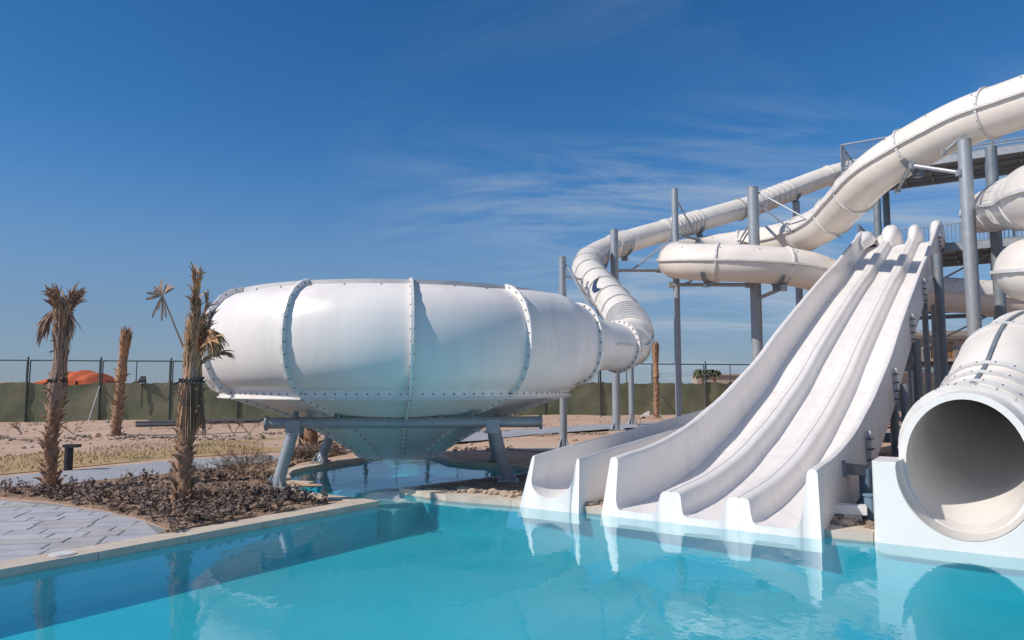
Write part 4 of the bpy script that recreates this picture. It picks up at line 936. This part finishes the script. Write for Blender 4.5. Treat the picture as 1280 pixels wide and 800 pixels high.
def bundle(o, pa, rad, rnd, z0, z1, nfr, m, spread=.0, wd=.028, cap=.16):
    for k in range(nfr):
        a_ = rnd.uniform(0, 6.28); zz = z0 + (z1 - z0) * rnd.random() * .45; mb = MB()
        for q in range(8):
            aa = a_ + rnd.uniform(-.6, .6); ze = zz + (z1 - zz) * rnd.uniform(.5, 1.0); n_ = 7; off = rnd.uniform(.0, .035); kk = len(mb.v); w2 = wd * rnd.uniform(.6, 1.3); da = rnd.uniform(-.5, .5)
            for i in range(n_ + 1):
                t = i / n_; z_ = zz + (ze - zz) * t; a3 = aa + da * t; d = Vector((math.cos(a3), math.sin(a3), 0)); sx_ = Vector((-d.y, d.x, rnd.uniform(-.2, .2))); over = max(0, z_ - pa.len)
                c = pa.at(z_) + Vector((0, 0, over)); rr = min(cap, rad(min(1, z_ / pa.len)) + off) + spread * max(0, t - .55) * rnd.uniform(.5, 2.2) + rnd.uniform(-.006, .006)
                wq = w2 * (1 - t ** 3) * .5 + .002; p = c + d * rr; mb.v += [p - sx_ * wq, p + sx_ * wq]
            for i in range(n_): mb.f.append((kk + 2 * i, kk + 2 * i + 1, kk + 2 * i + 3, kk + 2 * i + 2))
        mb.build('tied_frond', m, o, fix=False)
def bundle_old(o, pa, rad, rnd, z0, z1, nfr, m, spread=.0, wd=.028):
    """stalks tied upright against the trunk"""
    for k in range(nfr):
        a_ = rnd.uniform(0, 6.28); zz = z0 + (z1 - z0) * rnd.random() * .4; t = zz / pa.len; c = pa.at(zz); d = Vector((math.cos(a_), math.sin(a_), 0)); rr = rad(t) + .01
        mb = MB(); nb = 7
        for q in range(nb):
            aa = a_ + rnd.uniform(-.5, .5); dd = Vector((math.cos(aa), math.sin(aa), 0)); strip(mb, c + dd * rr, Vector((0, 0, 1)) + dd * (.05 + spread) + Vector((rnd.uniform(-.04, .04), rnd.uniform(-.04, .04), 0)), (z1 - zz) * rnd.uniform(.55, 1.0), wd * rnd.uniform(.7, 1.4), rnd.uniform(-.05, .15), aa + 1.57, 5)
        mb.build('tied_frond', m, o, fix=False)
# left palm
b = G(62, 614, ZD)
o, pa, rad, rnd = palm(b, ((0, 0, 0), (-.02, 0, .7), (.02, 0, 1.4), (.06, 0, 2.1), (.05, 0, 2.8)), ((0, .12), (.1, .095), (.3, .088), (.5, .10), (.6, .09), (.68, .055), (.85, .045), (1, .045)), 130, 'leftmost palm, bushy dead crown and twine bands, beside the bollard light', PG, 3, (0, 1.75))
bundle(o, pa, rad, rnd, 1.2, 2.95, 26, M['frond3'], .10); bundle(o, pa, rad, rnd, 1.4, 2.9, 18, M['frond'], .14)
tie_bands(o, pa, rad, (1.62, 2.1, 2.27), .035)
for k in range(14):
    a_ = rnd.uniform(0, 6.28); frond(o, pa.at(2.55) + Vector((math.cos(a_) * .06, math.sin(a_) * .06, 0)), (math.cos(a_) * .28, math.sin(a_) * .28, 1), .42, 18, M['frond3' if k % 3 else 'frond'], .5, .20, .024, .012, rnd)
for a_, ln in ((3.3, .36), (3.0, .42), (2.8, .34), (-.2, .16)): frond(o, pa.at(2.66), (math.cos(a_) * .8, math.sin(a_) * .3, .8), ln, 20, M['frond3'], 3.8, .36, .02, .012, rnd)
# second (near) palm with a fan leaf
b = G(228, 636, ZD)
o, pa, rad, rnd = palm(b, ((0, 0, 0), (0, 0, .7), (.05, 0, 1.3), (.07, 0, 2.0), (.10, 0, 2.7)), ((0, .125), (.08, .10), (.3, .088), (.42, .10), (.58, .095), (.7, .065), (1, .04)), 130, 'tallest shaggy palm left of the bowl with one fan leaf on a stalk', PG, 5, (0, 1.5))
bundle(o, pa, rad, rnd, .95, 2.1, 30, M['frond3'], .0, cap=.15); bundle(o, pa, rad, rnd, 1.3, 2.6, 22, M['frond'], .12, cap=.14); bundle(o, pa, rad, rnd, 1.4, 2.45, 14, M['frond2'], .10, cap=.14)
tie_bands(o, pa, rad, (1.62,), .06)
for (dx, dz, ln, nb, m_, dr) in ((-.10, 2.0, .50, 18, 'frond', .0), (.0, 2.0, 1.16, 70, 'frond', .05), (.05, 2.05, 1.08, 60, 'frond2', .0), (.02, 2.0, .8, 44, 'frond', .0), (.20, 2.0, .88, 30, 'frond', .05), (.28, 1.9, .80, 26, 'frond3', .2), (.12, 1.8, .75, 44, 'frond2', .2), (.16, 1.8, .7, 44, 'frond2', .5), (.28, 1.85, .66, 44, 'frond2', 1.6), (.32, 1.8, .60, 36, 'frond', 2.0)):
    frond(o, pa.at(dz - .15), (dx, rnd.uniform(-.15, .1), 1), ln, nb, M[m_], dr, .20, .02, .014, rnd)
for k in range(9):
    a_ = rnd.uniform(-.6, .9); frond(o, pa.at(2.1) + Vector((.12, 0, .2)), (math.cos(a_), math.sin(a_), .6), .20, 22, M['frond2' if k % 2 else 'frond'], 3.4, .30, .02, .01, rnd)
for k in range(7):   # skirt hanging below the band
    a_ = rnd.uniform(0, 6.28); mb = MB(); c = pa.at(1.6)
    for q in range(16):
        aa = a_ + rnd.uniform(-.5, .5); d = Vector((math.cos(aa), math.sin(aa), 0)); strip(mb, c + d * .12, d * .08 + Vector((rnd.uniform(-.08, .08), 0, -1)), rnd.uniform(.3, .75), .022, .1, rnd.uniform(0, 3), 4)
    mb.build('hanging_frond', M['frond3' if k % 2 else 'frond'], o, fix=False)
# the fan leaf
fan0 = P(229, 434, b.y); fan1 = P(203, 369, b.y - .1); mb = MB(); mb.rod(fan0, fan1, .013, .009, n=6)
for k in range(13):
    a_ = R(35 + 160 * k / 8 + rnd.uniform(-5, 5)) if k < 9 else R(238 + 16 * (k - 9)); ln = rnd.uniform(.13, .25) * (1 if k < 9 else 1.45); dy = rnd.uniform(-.15, .15); p = fan1.copy(); d = Vector((math.cos(a_), dy, math.sin(a_))).normalized(); kk = len(mb.v); dr = 0 if k < 9 else .35
    for i in range(5):
        t = i / 4; d = (d + Vector((0, 0, -dr / 3))).normalized(); sx_ = d.cross(Vector((.2, 1, 0))).normalized(); q = (.004 + .022 * t ** .7) * (1 if i < 4 else .25) * (1 if k < 9 else .7); mb.v += [p - sx_ * q, p + sx_ * q + Vector((0, .01, 0))]; p = p + d * ln / 4
    for i in range(4): mb.f.append((kk + 2 * i, kk + 2 * i + 1, kk + 2 * i + 3, kk + 2 * i + 2))
mb.build('fan_leaf', M['frond3'], o, fix=False)
# far palms
def far_palm(u, v, d, h, lean, r0, lab, seed, tuft=.5):
    x = P(u, 480, d).x; b = Vector((x, d, ground_z(Vector((x, d)))))
    o, pa, rad, rnd = palm(b, ((0, 0, 0), (lean * .3, 0, h * .33), (lean * .6, 0, h * .66), (lean, 0, h)), ((0, r0 * 1.4), (.05, r0 * 1.1), (.45, r0), (.6, r0 * .9), (.72, r0 * .55), (.9, r0 * .75), (1, r0 * .8)), 60, lab, PG, seed, (0, h * .66))
    bundle(o, pa, rad, rnd, h * .5, h * 1.05, 26, M['frond'], .10, .06)
    return o, pa, rad, rnd
far_palm(147, 543, 22.3, 3.2, .2, .125, 'leaning palm stump with a narrow waist in front of the fence', 11)
o, pa, rad, rnd = far_palm(820, 523, 30.5, 3.15, .0, .10, 'slim palm stump right of the bowl spout in front of the fence', 12)
far_palm(390, 575, 17.6, 2.9, -.05, .15, 'palm trunk seen beneath the bowl behind its left leg', 13)
# distant live palms behind the fence
for u, r_, lab in ((877, 1.5, 'left one of two distant green palm heads above the fence'), (893, 1.3, 'right one of two distant green palm heads above the fence')):
    c = P(u, 466, 90); o = thing('palm_tree', lab, 'palm tree', (c.x, c.y, .1), 'two distant green palms'); mb = MB(); mb.rod((c.x, c.y, .1), c, .2, n=8); mb.build('trunk', M['trunk'], o); mb = MB()
    for k in range(90): a_ = random.uniform(0, 6.28); e_ = random.uniform(-.5, 1.2); strip(mb, c, (math.cos(a_), math.sin(a_), e_), r_ * random.uniform(.6, 1), .28, 1.6, random.uniform(0, 3), 4)
    mb.build('crown', M['green'], o, fix=False)
# far white villa line
for u, wd, h, lab in ((905, 9, .62, 'low pale wall on the horizon under the two green palms'), (955, 4, .9, 'small pale hut on the horizon right of the green palms')):
    c = P(u, 472, 110); mb = MB(); mb.box((c.x, c.y, 1.3 + h / 2), (wd, 3, 2.6)); mb.box((c.x, c.y - .2, 2.7 + h / 2), (wd * .96, 3.2, .18)); single(mb, 'boundary_wall' if u < 930 else 'hut', M['wall'], lab, 'wall' if u < 930 else 'hut')
# low sandy ridge on the horizon at the left
rs = []
for i in range(41):
    x = -150 + i * 6; h = 1.9 * math.exp(-((x + 85) / 42) ** 2) + .25 * noise.noise(Vector((x * .1, 0, 0))); rs.append([Vector((x, 104, 0)), Vector((x, 110, max(.05, h * .8))), Vector((x, 122, max(.05, h))), Vector((x, 150, 0))])
mb = MB(); mb.loft(rs, False); struct(mb, 'hills', M['sand'], smooth=True)

# ================================================================== SHRUBS
def dead_plants(name, pts, z, hmin, hmax, m):
    mb = MB()
    for p in pts:
        zz = z(p); n_ = random.randint(2, 4)
        for _ in range(n_):
            h = random.uniform(hmin, hmax); d = Vector((random.uniform(-.5, .5), random.uniform(-.5, .5), 1)).normalized(); a = Vector((p.x + random.uniform(-.04, .04), p.y + random.uniform(-.04, .04), zz)); b_ = a + d * h
            mb.rod(a, b_, .006, .003, n=3, cap=False)
            for q in range(random.randint(5, 9)):
                c = a.lerp(b_, random.uniform(.25, 1)); aa = random.uniform(0, 6.28); ld = Vector((math.cos(aa), math.sin(aa), random.uniform(-.2, 1.1))).normalized(); ln = random.uniform(.03, .075); sx = ld.cross(Vector((0, 0, 1))).normalized() * ln * .32
                mb.add([c, c + ld * ln * .5 + sx, c + ld * ln, c + ld * ln * .5 - sx], [(0, 1, 2, 3)])
    return struct(mb, name, m, 'stuff', fix=False)
dead_plants('withered_groundcover', [p for p in scatter(bed, 820, 21) if not (p.y > 10.6 and random.random() < .8)], bed_z, .05, .17, M['dead_leaf'])
dead_plants('withered_groundcover', [p for p in scatter([G(u, v, ZD).xy for u, v in ((372, 577), (425, 568), (440, 563), (380, 564), (350, 572))], 120, 22)], lambda p: ZD + .03, .08, .25, M['dead_leaf'])
def twiggy(name, c, r_, h, nb, lab, grp=None, m='twig', th=.005, lv=3):
    mb = MB(); rnd = random.Random(int(c[0] * 100))
    def grow(a, d, ln, rr, lvl):
        b_ = a + d * ln; mb.rod(a, b_, rr, rr * .7, n=3, cap=False)
        if lvl == 0: return
        for _ in range(3): nd = (d + Vector((rnd.uniform(-.8, .8), rnd.uniform(-.8, .8), rnd.uniform(-.3, .5)))).normalized(); grow(a.lerp(b_, rnd.uniform(.5, 1)), nd, ln * .62, rr * .7, lvl - 1)
    for k in range(nb):
        a_ = rnd.uniform(0, 6.28); grow(Vector(c), Vector((math.cos(a_) * r_, math.sin(a_) * r_, h * rnd.uniform(.5, 1.1))).normalized(), h * .55, th, lv)
    return single(mb, name, M[m], lab, 'bush', grp)
p = G(305, 593, ZD + .05); twiggy('dry_bush', (p.x, p.y, p.z), .9, .62, 26, 'big dry leafless bush between the near palm and the bowl leg')
p = G(268, 592, ZD + .05); twiggy('dry_bush', (p.x, p.y, p.z), 1.2, .42, 12, 'smaller dry bush just right of the near shaggy palm')
labs = {230: 'bare twig sapling nearest the shaggy palm on the pale sand', 252: 'bare twig sapling just right of the shaggy palm on the pale sand', 292: 'forked bare sapling on the pale sand under the bowl edge', 312: 'bare sapling right of the forked one under the bowl edge', 28: 'bare sapling at the left edge in front of the fence', 92: 'bare sapling between leftmost palm and leaning stump', 800: 'dry brown tuft on the sand left of the far spotlight'}
for u in labs:
    p = G(u, 543 if u < 700 else 533, ZD + .15); twiggy('dry_sapling', (p.x, p.y, p.z), .5, .6, 3, labs[u], 'bare saplings on the sand', th=.012, lv=2)

# ================================================================== BUILDING
bc = P(1175, 470, 75); bld = thing('building', 'beige flat-roofed building with orange curtains seen through the tower legs', 'building', (bc.x, bc.y, .1))
def bbox(name, x0, x1, y0, y1, z0, z1, m, par=None): mb = MB(); mb.box(((x0 + x1) / 2, (y0 + y1) / 2, (z0 + z1) / 2), (x1 - x0, y1 - y0, z1 - z0)); return mb.build(name, M[m], par or bld)
def bx(u): return P(u, 470, 75).x
def bz(v): return P(1175, v, 75).z
# front wall built round its openings
fy = 75; y1_ = 87; opens = [(1157, 1163, 433, 447), (1165, 1173, 428, 448), (1184, 1194, 428, 448), (1206, 1216, 428, 448), (1120, 1130, 430, 447)]
opens.sort(); zb_, zt_b = .1, bz(424); zlo = bz(448); zhi = bz(428); cur = bx(1085)
bbox('wall', bx(1085), bx(1290), fy, fy + .3, zb_, zlo, 'wall'); bbox('wall', bx(1085), bx(1290), fy, fy + .3, zhi, zt_b, 'wall')
for u0, u1, v0, v1 in opens:
    bbox('wall', cur, bx(u0), fy, fy + .3, zlo, zhi, 'wall'); cur = bx(u1)
    wf = bbox('window', bx(u0), bx(u1), fy + .2, fy + .25, zlo, zhi, 'glass')
    if u1 - u0 > 7:
        n_ = 4
        for k in range(n_):
            a_, b_ = bx(u0) + (bx(u1) - bx(u0)) * (k + .12) / n_, bx(u0) + (bx(u1) - bx(u0)) * (k + .88) / n_; q = bbox('curtain', a_, b_, fy + .10, fy + .14, zlo + .05, zhi - .1, 'curtain', wf)
bbox('wall', cur, bx(1290), fy, fy + .3, zlo, zhi, 'wall')
bbox('side_wall', bx(1085), bx(1085) + .3, fy + .3, y1_, zb_, zt_b, 'wall'); bbox('side_wall', bx(1290) - .3, bx(1290), fy + .3, y1_, zb_, zt_b, 'wall')
bbox('roof', bx(1085) - .4, bx(1290) + .4, fy - .5, y1_ + .3, zt_b, zt_b + .35, 'wall2'); bbox('parapet', bx(1085), bx(1290), fy + .1, y1_, zt_b + .35, zt_b + .9, 'wall')
bbox('balcony_slab', bx(1100), bx(1280), fy - 1.5, fy - .02, zlo - .35, zlo - .05, 'wall'); bbox('balcony_shade', bx(1090), bx(1285), fy - .9, fy - .03, bz(462), bz(456), 'wall2')
mb = MB()
for k in range(60): x = bx(1100) + (bx(1280) - bx(1100)) * k / 59; mb.beam((x, fy - 1.45, zlo - .05), (x, fy - 1.45, zlo + .95), .04, .04)
mb.beam((bx(1100), fy - 1.45, zlo + .98), (bx(1280), fy - 1.45, zlo + .98), .06, .06); mb.build('balcony_railing', M['post'], bld)
